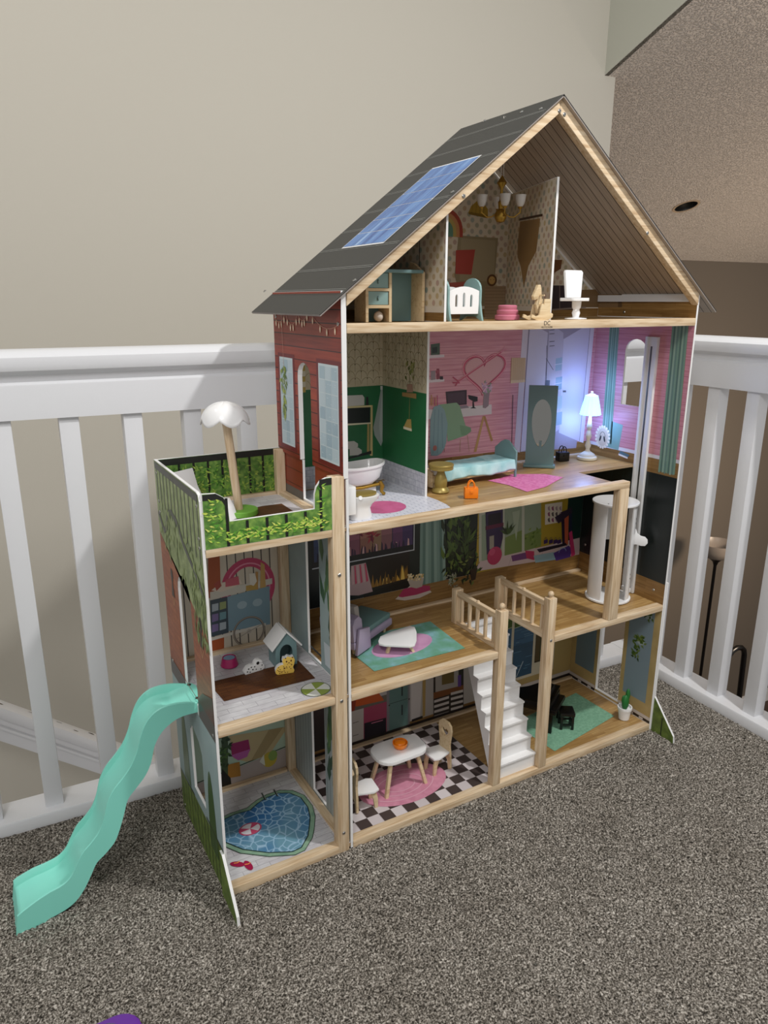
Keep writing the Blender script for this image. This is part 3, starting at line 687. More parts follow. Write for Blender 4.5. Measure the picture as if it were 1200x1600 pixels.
# bath back
sheet('green_wall', bk, 1, yb, R2(.004, .667, .224, .8165), 'bath_green', sgn=-1) if 'bath_green' in MATS else None
mottled('bath_green', [(.3, '#1f6138'), (.7, '#286e42')], 10, .5); mottled('cream_paper', [(.3, '#b9ae8f'), (.7, '#c9bfa2')], 40, .6)
sheet('green_wall_print', bk, 1, yb, R2(.004, .667, .2235, .8165), 'bath_green', sgn=-1)
sheet('cream_paper_print', bk, 1, yb, R2(.004, .8165, .2235, .939), 'cream_paper', sgn=-1)
brick('marble_skirt_x', '#d8d9de', '#c9cad2', '#a3a8b4', .014, .012, .0004, 'xz', .5, (120, 120, .5, '#b8bac4', '#ffffff'), .3)
sheet('marble_skirting', bk, 1, yb, R2(.004, Z2, .2235, .667), 'marble_skirt_x', sgn=-1)
def scallops(p, a0, a1, z0, z1):
    r = .0135; row = 0; z = z0
    while z < z1-.004:
        a = a0+(r if row % 2 else 0)
        while a < a1-.002:
            pts = [(a+r*math.cos(t)*.95, z+r*.9*math.sin(t)) for t in [PI*i/8 for i in range(9)]]
            pts = [q for q in pts if a0 < q[0] < a1 and q[1] < z1]
            if len(pts) > 1: p.line(pts, .0008, '#8f8462')
            if a0+.001 < a < a1-.001: p.line([(a, z-.004), (a, min(z+.010, z1))], .0007, '#8f8462'); p.ell(a, min(z+.010, z1-.001), .0013, .0013, '#6d6348', 8)
            a += 2*r
        z += r*1.02; row += 1
p = Pr(1, yb, -1); p.k = 1; scallops(p, .05, .222, .822, .938)
p.rect(.004, .812, .040, .939, '#3d4a63').rect(.040, .812, .052, .939, '#b49a3c'); p.up()
for z in np.arange(.822, .935, .02): p.rect(.040, z, .052, z+.01, '#d4cdb4')
p.obj('scallop_print', bk, 'printed scallop pattern and shower curtain')
p = Pr(1, yb, -1); p.k = 1     # shelf unit, towels, hanging towel
pl_ = lambda *a: [p.to2(*q) for q in a]
p.px([(579, 633), (582, 633), (582, 712), (578, 712)], '#cbb67e'); p.px([(574, 640), (577, 640), (577, 710), (573, 710)], '#a8935c')
p.px([(540, 639), (578, 634), (578, 660), (540, 663)], '#15191a').px([(540, 635), (580, 633), (580, 636), (540, 638)], '#d8c890').px([(540, 662), (579, 660), (579, 662), (540, 665)], '#e0d6b8').px([(540, 716), (580, 704), (580, 709), (540, 718)], '#141a18').up()
p.px([(541, 618), (566, 617), (569, 621), (569, 633), (541, 635)], '#c9c7c0').px([(572, 620), (575, 620), (576, 633), (571, 633)], '#2a2a2a')
for (cx, cy) in ((556, 695), (562, 705)): p.px([(cx-16, cy-5), (cx-3, cy-6), (cx+3, cy-2), (cx+3, cy+3), (cx-3, cy+6), (cx-16, cy+7)], '#c4c1b8')
p.px([(597, 605), (604, 645), (606, 662), (602, 676), (595, 697), (585, 680), (583, 668), (589, 640), (595, 607)], '#9fa7a0').up().px([(597, 607), (600, 650), (595, 690), (592, 665)], '#b6bdb6').px([(594, 603), (599, 603), (599, 609), (594, 609)], '#c9c9c4')
p.obj('bath_shelf_print', bk, 'printed towels and shelf unit')
# bedroom back
sheet('pink_wall_print', bb, 1, yb, R2(.2245, .652, W2-.005, .939), 'pink_plank', sgn=-1)
sheet('wood_band_print', bb, 1, yb, R2(.2245, Z2, W2-.005, .652), 'parquet_wall', sgn=-1)
p = Pr(1, yb, -1); p.k = 1     # closet with open double doors
p.px([(817, 505), (826, 505), (812, 707), (803, 705)], '#d4ccd6').px([(826, 505), (922, 505), (900, 700), (813, 706)], '#a8a1b4').up()
p.px([(828, 505), (856, 520), (845, 695), (813, 706)], '#cfcadb').px([(922, 505), (880, 530), (873, 676), (905, 690)], '#d3cfe2').px([(922, 505), (929, 505), (911, 692), (905, 690)], '#dedae4').up()
p.pline([(922, 510), (905, 689)], .0012, '#5c586a').pline([(827, 508), (813, 704)], .0009, '#77738a').pline([(856, 521), (846, 690)], .0008, '#8884a0')
p.px([(858, 505), (880, 520), (874, 670), (848, 690)], '#c3bed0').up()
for (v, c) in ((560, '#9db4c4'), (590, '#7d9cb0'), (620, '#b9c6cf'), (645, '#95aab8')): p.px([(868, v), (878, v-2), (877, v+18), (867, v+20)], c)
p.pline([(853, 560), (864, 578)], .0012, '#26262c').pline([(854, 540), (853, 600)], .0010, '#3a3a44').px([(852, 594), (859, 594), (858, 604), (851, 604)], '#24242a')
for v in (516, 522, 534, 541): p.pline([(858, v), (866, v-1)], .0012, '#2e2e36')
p.pline([(866, 570), (878, 568)], .001, '#e8e4f0').pline([(866, 600), (877, 598)], .001, '#e8e4f0').px([(879, 610), (884, 610), (884, 613), (879, 613)], '#55515e')
p.obj('closet_print', bb, 'printed white closet with open doors')
p = Pr(1, yb, -1); p.k = 1     # neon heart
def heart(n=44):
    for i in range(n+1):
        t = 2*PI*i/n; yield (16*math.sin(t)**3/17, (13*math.cos(t)-5*math.cos(2*t)-2*math.cos(3*t)-math.cos(4*t))/15)
hp = list(heart())
def hh(k): return [p.to2(756+q[0]*35*k+q[1]*2.5, 580-q[1]*31*k-q[0]*3) for q in hp]
p.poly(hh(.97)[:-1], '#d3a3a4').up().line(hh(1.0), .0056, '#c24a66').up().line(hh(1.03), .0012, '#ecb9bf').line(hh(.92), .0011, '#9c4358')
p.pline([(716, 595), (785, 548)], .0045, '#c0566c').up().pline([(716, 594), (785, 547)], .0009, '#eab3b8')
p.pline([(707, 589), (716, 596)], .003, '#b54a62').pline([(707, 598), (718, 598)], .003, '#b54a62').pline([(711, 603), (716, 595)], .003, '#b54a62').pline([(783, 550), (788, 541)], .0016, '#d4879a').pline([(783, 550), (792, 545)], .0016, '#d4879a')
p.obj('heart_print', bb, 'printed neon heart with arrow')
p = Pr(1, yb, -1); p.k = 1     # desk, laptop, chair
p.px([(668, 640), (768, 632), (768, 647), (700, 653), (668, 655)], '#d6cdcb').up().px([(696, 612), (729, 609), (729, 632), (698, 635)], '#3a2830').px([(699, 615), (726, 612), (726, 630), (700, 632)], '#4b3440')
p.px([(698, 636), (729, 633), (733, 637), (702, 641)], '#8f8088')
p.px([(731, 617), (746, 620), (746, 627), (741, 628), (732, 623)], '#1c171a').px([(738, 627), (740, 627), (741, 636), (744, 638), (734, 638), (738, 636)], '#1c171a')
p.px([(756, 612), (765, 612), (764, 620), (763, 634), (758, 638), (754, 637)], '#8f7d82').px([(754, 602), (768, 600), (768, 612), (754, 615)], '#c6a6bd').up()
for q in range(22): p.leaf(*p.to2(random.uniform(753, 768), random.uniform(595, 617)), .008, .004, random.random()*6, rand_c('#7a8470', '#b08aa8', '#8d9a84', '#d2b7cc'))
p.px([(754, 650), (757, 650), (744, 706), (740, 706)], '#b8905a').px([(755, 650), (758, 650), (770, 688), (767, 690)], '#a8804a')
p.pline([(693, 688), (694, 706)], .0014, '#8a6a58').pline([(719, 687), (718, 706)], .0014, '#b28e70').pline([(730, 680), (733, 705)], .0012, '#b28e70').up()
p.px([(687, 632), (713, 629), (718, 634), (727, 665), (735, 668), (736, 674), (728, 680), (699, 690), (697, 660)], '#86a482').up().px([(718, 664), (735, 668), (736, 674), (728, 680), (720, 680)], '#789774')
p.px([(677, 636), (686, 632), (694, 640), (699, 662), (697, 690), (694, 700), (689, 708), (683, 712), (673, 712), (671, 695), (672, 655)], '#86a0a2').up()
for q in ((679, 640, 676, 708), (685, 640, 683, 708), (690, 645, 691, 700)): p.pline([q[:2], q[2:]], .0012, '#6a868c')
p.ell(*p.to2(679, 700), .005, .006, '#b0675a')
for q in range(6): p.pline([(672+q*2.2, 634), (672+q*2.2+random.uniform(-1, 1), 619+random.uniform(-3, 4))], .0018, rand_c('#b98a3c', '#c2577c', '#6a5a8c', '#d7a27a'))
p.obj('desk_print', bb, 'printed desk, laptop and green chair')
p = Pr(1, yb, -1); p.k = 1     # shelves
for v in (555, 593): p.px([(670, v), (694, v-1), (694, v+3), (670, v+5)], '#ded2d4')
p.px([(673, 538), (687, 536), (687, 554), (673, 555)], '#4a5c4c').up().px([(675, 543), (683, 542), (683, 551), (675, 552)], '#26302a')
p.px([(673, 580), (680, 579), (680, 593), (673, 594)], '#9a8c8e').px([(682, 576), (686, 576), (687, 592), (682, 593)], '#8c4150').px([(687, 588), (692, 588), (692, 593), (687, 593)], '#2c2228').ell(*p.to2(683, 581), .004, .004, '#a34c5c')
p.obj('wall_shelf_print', bb, 'printed wall shelves')
p = Pr(1, yb, -1); p.k = 4     # printed arc lamp
p.px([(799, 559), (821, 559), (820, 595), (797, 596)], '#c7ab86').up().px([(798, 594), (820, 593), (820, 597), (797, 599)], '#dcc4a0')
for u in range(799, 820, 3): p.pline([(u, 560), (u-1, 596)], .0005, '#b1946e')
p.pline([(801, 617), (799, 700)], .0016, '#31242a').pline([(799, 700), (806, 703)], .003, '#31242a')
p.obj('standard_lamp_print', bb, 'printed beige lamp')
# bathroom divider
xd = .22
dv = x_panel('divider_panel', xd, .0045, [(.107, Z2-.001), (D, Z2-.001), (D, .940), (.107, .940)], [], 'bathroom divider panel, green towards the bath')
sheet('green_wall_print', dv, 0, xd, R2(.1072, .667, D, .8165), 'bath_green', sgn=-1); sheet('cream_paper_print', dv, 0, xd, R2(.1072, .8165, D, .939), 'cream_paper', sgn=-1)
sheet('marble_skirting', dv, 0, xd, R2(.1072, Z2, D, .667), 'marble_skirt', sgn=-1)
p = Pr(0, xd, -1); p.k = 1; scallops(p, .109, D-.002, .822, .938); p.obj('scallop_print', dv)
p = Pr(0, xd, -1); p.k = 3
p.px([(637, 600), (645, 600), (646, 613), (636, 613)], '#a98672').px([(629, 613), (651, 615), (651, 623), (629, 619)], '#a68552').up().pline([(640, 600), (641, 575)], .0012, '#6d6a3c')
for q in range(16): p.leaf(*p.to2(random.uniform(633, 649), random.uniform(563, 588)), .012, .006, random.random()*6, rand_c('#7d8248', '#5f6a38', '#989a5c'))
p.px([(637, 655), (643, 655), (644, 672), (631, 668)], '#b39a58').pline([(641, 622), (640, 656)], .001, '#a8925c').px([(631, 666), (644, 670), (644, 674), (631, 670)], '#e0d6b8')
p.obj('plant_shelf_print', dv, 'printed plant on little shelf')
# living room back
sheet('dark_wall_print', bl_, 1, yb, R2(.004, .368, .47, .616), 'dark_board', sgn=-1)
p = Pr(1, yb, -1)
p.px([(560, 780), (745, 770), (745, 893), (640, 910)], '#16201c')
def yr(q): return p.to2(*q)
p.rect(.47, .352, .745, .616, '#a8912e').rect(.745, .352, W2-.005, .616, '#12302a').up()
p.obj('wall_colour_print', bl_)
sheet('wood_band_print', bl_, 1, yb, R2(.004, Z1, W2-.005, .352), 'parquet_wall', sgn=-1, k=2); sheet('wood_band_print', bl_, 1, yb, R2(.004, .352, W2-.005, .368), 'parquet_wall', sgn=-1, k=9)
p = Pr(1, yb, -1); p.k = 2     # TV with sunset
A = p.to2(537, 868); B = p.to2(645, 850)
p.rect(.055, .455, B[0]+.002, .60, '#0b0b12').up()
x0, x1, zb, zt = .060, B[0]-.001, .468, .60
cols = ['#3a4f86', '#5b4f8a', '#8a5a8c', '#b26a84', '#c98a78', '#caa07c', '#b77a84', '#8a4f86', '#5b3f80']
for k in range(18):
    c = cols[k//2]
    for r in range(4): 
        cc_ = [int(c[1+2*i:3+2*i], 16) for i in range(3)]; d_ = .72+.1*r; p.rect(x0+(x1-x0)*k/18, zb+(zt-zb)*r/4, x0+(x1-x0)*(k+1)/18, zb+(zt-zb)*(r+1)/4, tuple(min(1, v*d_/255) for v in cc_))
p.up()
for k in range(46): a = random.uniform(x0+.004, x1-.008); p.poly([(a, zb), (a+.005, zb), (a+.004, zb+random.uniform(.004, .02)), (a+.001, zb+random.uniform(.004, .02))], rand_c('#1b1430', '#2a1a3a', '#c9a0a0', '#3c2040'))
for a, h_ in ((x0+.105, .052), (x0+.135, .035), (x0+.03, .022)):
    p.line([(a, zb), (a, zb+h_)], .0016, '#5c1a30').up()
    for q in range(12): p.leaf(a+random.uniform(-.006, .006), zb+h_+random.uniform(-.004, .006), .016, .006, random.random()*6, rand_c('#8c2436', '#a83a44', '#6a1a34'))
    p.k -= 1
p.rect(x1-.052, zb, x1-.0505, zt, '#27304f'); p.k += 2
p.line([(.055, .455), (B[0]+.002, .455), (B[0]+.002, .60)], .0024, '#b9bdc4')
p.obj('television_print', bl_, 'printed television with sunset picture')
p = Pr(1, yb, -1); p.k = 3     # fireplace, throw, cushion with popcorn
p.px([(568, 925), (640, 905), (640, 917), (568, 934)], '#0a0806').px([(575, 872), (640, 858), (640, 905), (575, 925)], '#1c140e').up()
for k in range(26):
    u = random.uniform(582, 638); v = 922-(u-568)*.27; hgt = random.uniform(6, 24); p.px([(u-3, v), (u+3, v-1), (u+random.uniform(-2, 2), v-hgt)], rand_c('#c99a3a', '#8c6420', '#e0bc5c', '#6a4c1c'))
p.up(); p.px([(548, 884), (571, 879), (576, 900), (582, 924), (560, 930), (545, 930)], '#b59a9c').up()
for k in range(6): p.px([(549+k*4, 885-k*.8), (551+k*4, 884-k*.8), (553+k*4.4, 912-k), (550+k*4.4, 914-k)], '#c24566' if k % 2 else '#caa9ab')
p.px([(617, 936), (632, 938), (655, 934), (674, 925), (668, 918), (640, 915), (628, 926)], '#c6b8b0').up().px([(622, 932), (630, 920), (655, 914), (671, 915), (672, 922), (650, 929), (628, 933)], '#a8325c').up()
p.px([(636, 905), (662, 901), (659, 916), (650, 919), (641, 917)], '#b3a69a').up()
for k in range(34): p.ell(*p.to2(random.uniform(637, 661), random.uniform(897, 906)), .0026, .0026, rand_c('#d8c394', '#c3a86c', '#e6d6ae'), 7)
p.obj('fireplace_print', bl_, 'printed fireplace, throw and popcorn cushion')
p = Pr(1, yb, -1); p.k = 3
for k in range(9): 
    u = 657+k*4; ub = 655+k*4.6; p.px([(u, 770), (u+4, 770), (ub+4.6, 917-k*.8), (ub, 918-k*.8)], ('#76938a', '#5c7a72', '#87a298')[k % 3])
p.obj('curtain_print', bl_, 'printed grey-green curtain')
p = Pr(1, yb, -1); p.k = 3     # gym window
p.px([(748, 800), (836, 780), (836, 860), (748, 878)], '#b9bcae'); p.up()
p.px([(752, 805), (784, 796), (784, 868), (760, 876), (752, 876)], '#8fa08c').px([(788, 795), (815, 788), (815, 862), (788, 868)], '#8c9c88').px([(819, 787), (845, 782), (845, 853), (819, 861)], '#8c9c88').up()
p.px([(789, 840), (815, 828), (815, 862), (788, 868)], '#6f8548').px([(819, 835), (845, 825), (845, 853), (819, 861)], '#6f8548').px([(800, 800), (812, 797), (806, 845)], '#a2b09c')
for q in range(20): p.leaf(*p.to2(random.uniform(820, 844), random.uniform(828, 852)), .011, .006, random.random()*6, rand_c('#5f7a34', '#7c9448', '#4c6428'))
p.up(); p.px([(851, 788), (878, 784), (877, 815), (851, 820)], '#d6cfc2').up()
for r in range(3):
    for c in range(4): p.px([(855+c*6, 793+r*9), (858+c*6, 790+r*9), (859+c*6, 798+r*9), (856+c*6, 797+r*9)], rand_c('#8a4f6a', '#5b5450', '#a08a90'))
p.px([(750, 877), (905, 840), (905, 866), (740, 893)], '#c9b6b8').up()
for u in (748, 800, 850): p.pline([(u, 876-(u-748)*.22), (u-6, 893-(u-748)*.18)], .0008, '#a58f93')
p.px([(876, 800), (884, 797), (886, 852), (878, 853)], '#2b1c33').px([(881, 806), (888, 803), (887, 850), (882, 851)], '#b85a3c').px([(889, 796), (893, 795), (893, 850), (889, 851)], '#1f2440').px([(866, 808), (892, 792), (894, 800), (872, 818)], '#33283a').up()
p.px([(798, 868), (824, 862), (826, 872), (800, 877)], '#6c3f77').px([(820, 860), (834, 861), (834, 875), (822, 872)], '#b3315c').px([(833, 868), (866, 862), (868, 874), (836, 879)], '#8fb0bc').px([(838, 858), (884, 848), (884, 852), (842, 863)], '#1a1428').px([(864, 864), (888, 852), (893, 858), (890, 870), (868, 876)], '#4d3382').up()
p.line([(p.to2(878, 862)[0]+.012*math.cos(t), p.to2(878, 862)[1]+.010*math.sin(t)) for t in [PI*i/8 for i in range(9)]], .0018, '#8fa6d0')
p.px([(888, 832), (893, 829), (898, 866), (892, 870)], '#c2356c')
for u in (852, 860, 867, 873): p.px([(u-3, 844), (u+3, 842), (u+3, 848), (u-3, 850)], '#3a2558').line([(p.to2(u, 842)[0]+.003*math.cos(t), p.to2(u, 842)[1]+.004*math.sin(t)) for t in [PI*i/5 for i in range(6)]], .0009, '#3a2558')
p.px([(758, 800), (785, 795), (785, 840), (780, 862), (760, 866)], '#30204a').px([(762, 804), (782, 800), (782, 818), (762, 822)], '#1c1020').up().px([(764, 838), (771, 836), (771, 856), (764, 858)], '#9a9488').px([(758, 822), (786, 816), (786, 822), (758, 828)], '#5c1a3c')
p.up().ell(*p.to2(772, 868), .0215, .0225, '#b2325e').up().ell(*p.to2(768, 862), .009, .009, '#c24a72')
p.obj('gym_print', bl_, 'printed exercise corner with pink ball')
p = Pr(1, yb, -1); p.k = 9     # jungle plants
for q in range(90): p.leaf(*p.to2(random.uniform(693, 735), random.uniform(810, 880)), random.uniform(.02, .045), .010, random.uniform(.6, 2.6), rand_c('#23321a', '#3a5224', '#58702c', '#1a2716', '#49632a'))
for q in range(18): p.leaf(*p.to2(725, 850), random.uniform(.03, .055), .003, random.uniform(.2, 2.9), rand_c('#2a3d1c', '#3a5224'))
for q in range(70): p.leaf(*p.to2(random.uniform(695, 748), random.uniform(868, 908)), .016, .006, random.random()*6, rand_c('#2c3d1c', '#44602a', '#1c2a14', '#6d7a3c'))
for q in range(26): p.leaf(*p.to2(random.uniform(697, 712), random.uniform(896, 916)), .010, .004, random.random()*6, rand_c('#8c8f7c', '#a8a998', '#6d7a5c'))
for q in range(16): p.leaf(*p.to2(792, 835), random.uniform(.018, .036), .006, random.uniform(.5, 2.6), rand_c('#23321a', '#3a5224'))
p.px([(733, 890), (745, 887), (742, 905), (736, 907)], '#2b1d14')
p.obj('jungle_print', bl_, 'printed green house plants')
# kitchen and piano room back
sheet('wood_band_print', bg, 1, yb, R2(.004, Z0, W2-.005, .032), 'parquet_wall', sgn=-1)
p = Pr(1, yb, -1)
p.rect(.004, .030, .12, .307, '#2a2420').rect(.12, .03, .51, .307, '#b4afaa').up()
p.px([(548, 1108), (575, 1098), (575, 1180), (548, 1195)], '#b9b2aa').px([(568, 1106), (604, 1094), (604, 1170), (568, 1186)], '#a0405c').px([(548, 1100), (604, 1085), (604, 1096), (548, 1112)], '#6a6458').up()
p.px([(569, 1130), (603, 1121), (603, 1145), (569, 1156)], '#1d1620').px([(569, 1160), (602, 1148), (602, 1168), (569, 1182)], '#9c1f4e').pline([(580, 1130), (598, 1125)], .002, '#d07a94').pline([(551, 1130), (560, 1127)], .0016, '#5c554c').pline([(551, 1150), (560, 1147)], .0016, '#5c554c')
p.px([(552, 1092), (592, 1083), (600, 1094), (556, 1104)], '#c0561c').px([(548, 1088), (556, 1095), (554, 1110), (548, 1112)], '#8c3414')
p.px([(604, 1072), (640, 1064), (640, 1150), (604, 1162)], '#7e7c80').px([(608, 1074), (637, 1066), (637, 1146), (608, 1156)], '#5d7d78').up().pline([(608, 1100), (637, 1091)], .0012, '#26302e')
p.px([(627, 1070), (629, 1070), (629, 1087), (627, 1087)], '#222b2a').px([(627, 1101), (629, 1101), (629, 1117), (627, 1117)], '#222b2a').ell(*p.to2(608, 1102), .002, .002, '#1a1a1a', 8).ell(*p.to2(639, 1092), .002, .002, '#1a1a1a', 8)
p.px([(642, 1060), (660, 1056), (656, 1120), (642, 1126)], '#d2cdca').px([(660, 1056), (665, 1056), (664, 1118), (660, 1120)], '#b3965a').px([(643, 1124), (660, 1118), (660, 1122), (643, 1128)], '#1d1818')
p.px([(677, 1052), (724, 1040), (724, 1108), (677, 1120)], '#2a2422').up().px([(680, 1055), (716, 1045), (716, 1072), (680, 1082)], '#a8a29c').px([(690, 1052), (709, 1047), (709, 1066), (690, 1070)], '#6c5a2c').px([(677, 1082), (724, 1070), (724, 1078), (677, 1092)], '#7a4a26').px([(715, 1055), (720, 1054), (720, 1072), (715, 1073)], '#5b3a8c').up()
for r in range(4): p.px([(678, 1094+r*8), (701, 1087+r*8), (701, 1091+r*8), (678, 1098+r*8)], '#cfc8c4').px([(704, 1082+r*8), (723, 1077+r*8), (723, 1081+r*8), (704, 1086+r*8)], '#cfc8c4')
p.obj('kitchen_print', bg, 'printed kitchen cupboards, oven and fridge')
p = Pr(1, yb, -1)
p.rect(.51, .03, W2-.005, .307, '#ad9560').up()
p.rect(.515, .05, .735, .300, '#cfc5ae').up()
def winpane(x0, x1):
    p.rect(x0, .058, x1, .150, '#2f4f6a').rect(x0, .150, x1, .200, '#3b6284').rect(x0, .200, x1, .292, '#47601f').up()
    for _ in range(26): z = random.uniform(.062, .20); a = random.uniform(x0, x1-.02); p.rect(a, z, min(a+random.uniform(.01, .03), x1), z+.0012, rand_c('#5c86a6', '#27435a', '#6d94b0'))
    for _ in range(40): p.leaf(random.uniform(x0+.006, x1-.006), random.uniform(.212, .284), .010, .006, random.random()*6, rand_c('#5c7a2a', '#38501a', '#71903a'))
    p.line([(x0, .199), (x1, .203)], .002, '#a8b49a'); p.k -= 1
winpane(.522, .588); winpane(.596, .660); 
p.rect(.668, .085, .712, .285, '#3c2f1c').up()
for k in range(9): p.rect(.670+k*.0048, .090, .674+k*.0048, .150+random.uniform(0, .12), rand_c('#6f8a3c', '#8a9a4c', '#5a4a2a', '#a09a5c', '#3c4a28'))
p.rect(.004, .0165, W2-.005, .0235, '#1d1616').rect(.51, .0235, W2-.005, .033, '#b9b0aa').line([(.56, .06), (.58, .11)], .002, '#b9c4cc').line([(.61, .06), (.63, .10)], .002, '#b9c4cc').ell(.648, .205, .012, .018, '#7a5a68')
p.line([(.543, .19), (.541, .292)], .003, '#1f2a14')
p.obj('window_print', bg, 'printed windows over blue water and grass')
# floor prints
p = Pr(2, Z0-fz, 1)
t_ = .0262; rows = int(.262/t_)
for i in range(14):
    for j in range(10):
        a0, a1_ = .004+i*t_, min(.004+(i+1)*t_, .360); b0, b1 = .018+j*t_*.96, min(.018+(j+1)*t_*.96, D-.012)
        if a0 < .36 and b0 < b1:
            p.rect(a0, b0, a1_, b1, rand_c('#3c3230', '#453a38') if (i+j) % 2 else rand_c('#d4cccd', '#cbc2c3'))
p.up()
for i in range(15): p.line([(min(.004+i*t_, .36), .018), (min(.004+i*t_, .36), D-.012)], .0005, '#8c8280')
p.obj('checker_print', fg, 'black and white checker floor print')
def rug(name, par, z, pts, m, k=8, lab=None): return sheet(name, par, 2, z, pts, m, k=k, label=lab)
def oval(a, b, ra, rb, rot=0, n=36): return [(a+ra*math.cos(t)*math.cos(rot)-rb*math.sin(t)*math.sin(rot), b+ra*math.cos(t)*math.sin(rot)+rb*math.sin(t)*math.cos(rot)) for t in [2*PI*i/n for i in range(n)]]
rug('round_rug_print', fg, Z0-fz, oval(.172, .098, .100, .060), 'rose_rug', lab='rose pink oval rug print')
p = Pr(2, Z0-fz, 1); p.k = 9
for s in (.35, .55, .8): p.line([(.165+.095*s*math.cos(t), .098+.056*s*math.sin(t)) for t in [2*PI*i/30 for i in range(31)]], .0022, '#dba8b9')
p.obj('rug_ring_print', fg)
rug('green_rug_print', fg, Z0-fz, [(.5264, .030), (.7519, .0683), (.7487, .1953), (.5168, .165)], 'sage_rug', 2, 'sage green rug print')
rug('teal_rug_print', f1, Z1-fz, [(.0774, .1386), (.0804, .0539), (.2824, .0475), (.2914, .1883), (.12, .195)], 'teal_rug', 2, 'teal rug print')
rug('pink_oval_print', f1, Z1-fz, oval(.181, .120, .071, .040, .15), 'lilac_rug' if 'lilac_rug' in MATS else 'rose_rug', 4)
rug('marble_floor_print', f2, Z2-fz, [(.004, .018), (.2176, .018), (.224, .04), (.2265, .075), (.2245, .107), (.222, D-.012), (.004, D-.012)], 'marble_tile', 2, 'white marble tile floor print')
rug('rose_bath_mat_print', f2, Z2-fz, oval(.114, .082, .044, .040, .2), 'rose_mat' if 'rose_mat' in MATS else 'rose_rug', 4, 'deep pink bath mat print')
rug('pink_rug_print', f2, Z2-fz, [(.4025, .152), (.415, .10), (.4122, .040), (.47, .052), (.5582, .097), (.545, .14), (.4836, .1732), (.44, .156)], 'pink_rug', 2, 'fluffy magenta rug print')
rug('brown_mat_print', a1, A1-fz, [(-.2015, .160), (-.196, .084), (-.0275, .080), (-.0272, .158)], 'mat_board', 2, 'brown wooden mat print')
rug('brown_mat_print', a2, A2-fz, [(-.135, .10), (-.0389, .10), (-.0373, .1874), (-.0738, .1895), (-.135, .17)], 'mat_board', 2, 'brown wooden mat print')
p = Pr(2, A1-fz, 1); p.k = 3
c0 = (-.0435, .0435); p.ell(*c0, .026, .024, '#dfe0d8').up()
for k in range(3):
    a = .5+k*2.1; p.poly([c0]+[(c0[0]+.026*math.cos(a+t), c0[1]+.024*math.sin(a+t)) for t in (0, .25, .5, .75, 1.0)], '#8fa04a')
p.line([(c0[0]+.026*math.cos(t), c0[1]+.024*math.sin(t)) for t in [2*PI*i/24 for i in range(25)]], .0012, '#4a5a30')
p.obj('ball_print', a1, 'printed green and white beach ball')
pool_px = [(345, 1286), (352.5, 1280), (367, 1273), (391, 1266.6), (402, 1256.5), (416.7, 1247), (435, 1240), (453, 1240), (470, 1247), (481, 1262), (484.5, 1277), (483, 1295), (481, 1307), (471, 1325), (457, 1331.5), (420, 1333), (380, 1328), (353, 1317), (338, 1306), (336, 1295)]
pw = [to2(u, v, 2, Z0-fz) for u, v in pool_px]; pw = [(max(a, -W1+.0055), b) for a, b in pw]
def grow(pts, d):
    cx_ = sum(a for a, b in pts)/len(pts); cy_ = sum(b for a, b in pts)/len(pts); out = []
    for a, b in pts:
        v = Vector((a-cx_, b-cy_)); v = v+v.normalized()*d; out.append((max(cx_+v.x, -W1+.005), min(max(cy_+v.y, .0185), D-.013)))
    return out
rug('pool_coping_print', ag, Z0-fz, grow(pw, .010), 'pool_coping', 2, 'green pool edge print')
rug('pool_print', ag, Z0-fz, pw, 'pool_water', 5, 'heart-shaped blue pool print')
p = Pr(2, Z0-fz, 1); p.k = 7
p.line(pw+[pw[0]], .0018, '#20302c'); q = grow(pw, .010); p.line(q+[q[0]], .0011, '#26382a')
c0 = p.to2(391, 1296); p.ell(*c0, .022, .017, '#b8486a').up().ell(*c0, .019, .0145, '#d8d2d8').up()
for k in range(3): a = .4+k*2.09; p.poly([c0]+[(c0[0]+.019*math.cos(a+t), c0[1]+.0145*math.sin(a+t)) for t in (0, .25, .5, .75)], '#c2486c')
p.obj('beach_ball_print', ag, 'printed pink and white beach ball')
p = Pr(2, Z0-fz, 1); p.k = 6
for u, v, r in ((371, 1351, 2.5), (388, 1353, 1.7)):
    a, b = p.to2(u, v); p.ell(a, b, .0135, .0062, '#a31b48', 20, rot=r).up().line([(a-.005, b+.005), (a+.001, b+.003), (a+.006, b+.005)], .0018, '#f0a050')
p.obj('flip_flop_print', ag, 'printed pink flip-flops')
p = Pr(2, Z0-fz, 1); p.k = 9
for u in (409, 428): p.line([p.to2(u, 1240-(u-409)*.3), p.to2(u+6, 1251-(u-409)*.3)], .0032, '#2a3230').line([p.to2(u+1, 1240-(u-409)*.3), p.to2(u+7, 1251-(u-409)*.3)], .0012, '#8a9694')
p.obj('pool_ladder_print', ag)

# annex --------------------------------------------------------------------
aw1 = [(.0855, .330), (.1700, .330), (.1700, .520)]+[(.1275+.0425*math.cos(t), .520+.026*math.sin(t)) for t in [PI*i/8 for i in range(1, 8)]]+[(.0855, .520)]
aw1 = arch(.092, .172, .318, .540); aw2 = [(.095, .112), (.167, .112), (.167, .235), (.150, .252), (.110, .240), (.095, .222)]
al = x_panel('annex_side_panel', -W1, .0045, [(0, 0), (D+.006, 0), (D+.006, AT), (.012, AT), (.004, AT-.003), (0, AT-.012)], [aw1, aw2], 'outer annex side panel')
xo = -W1
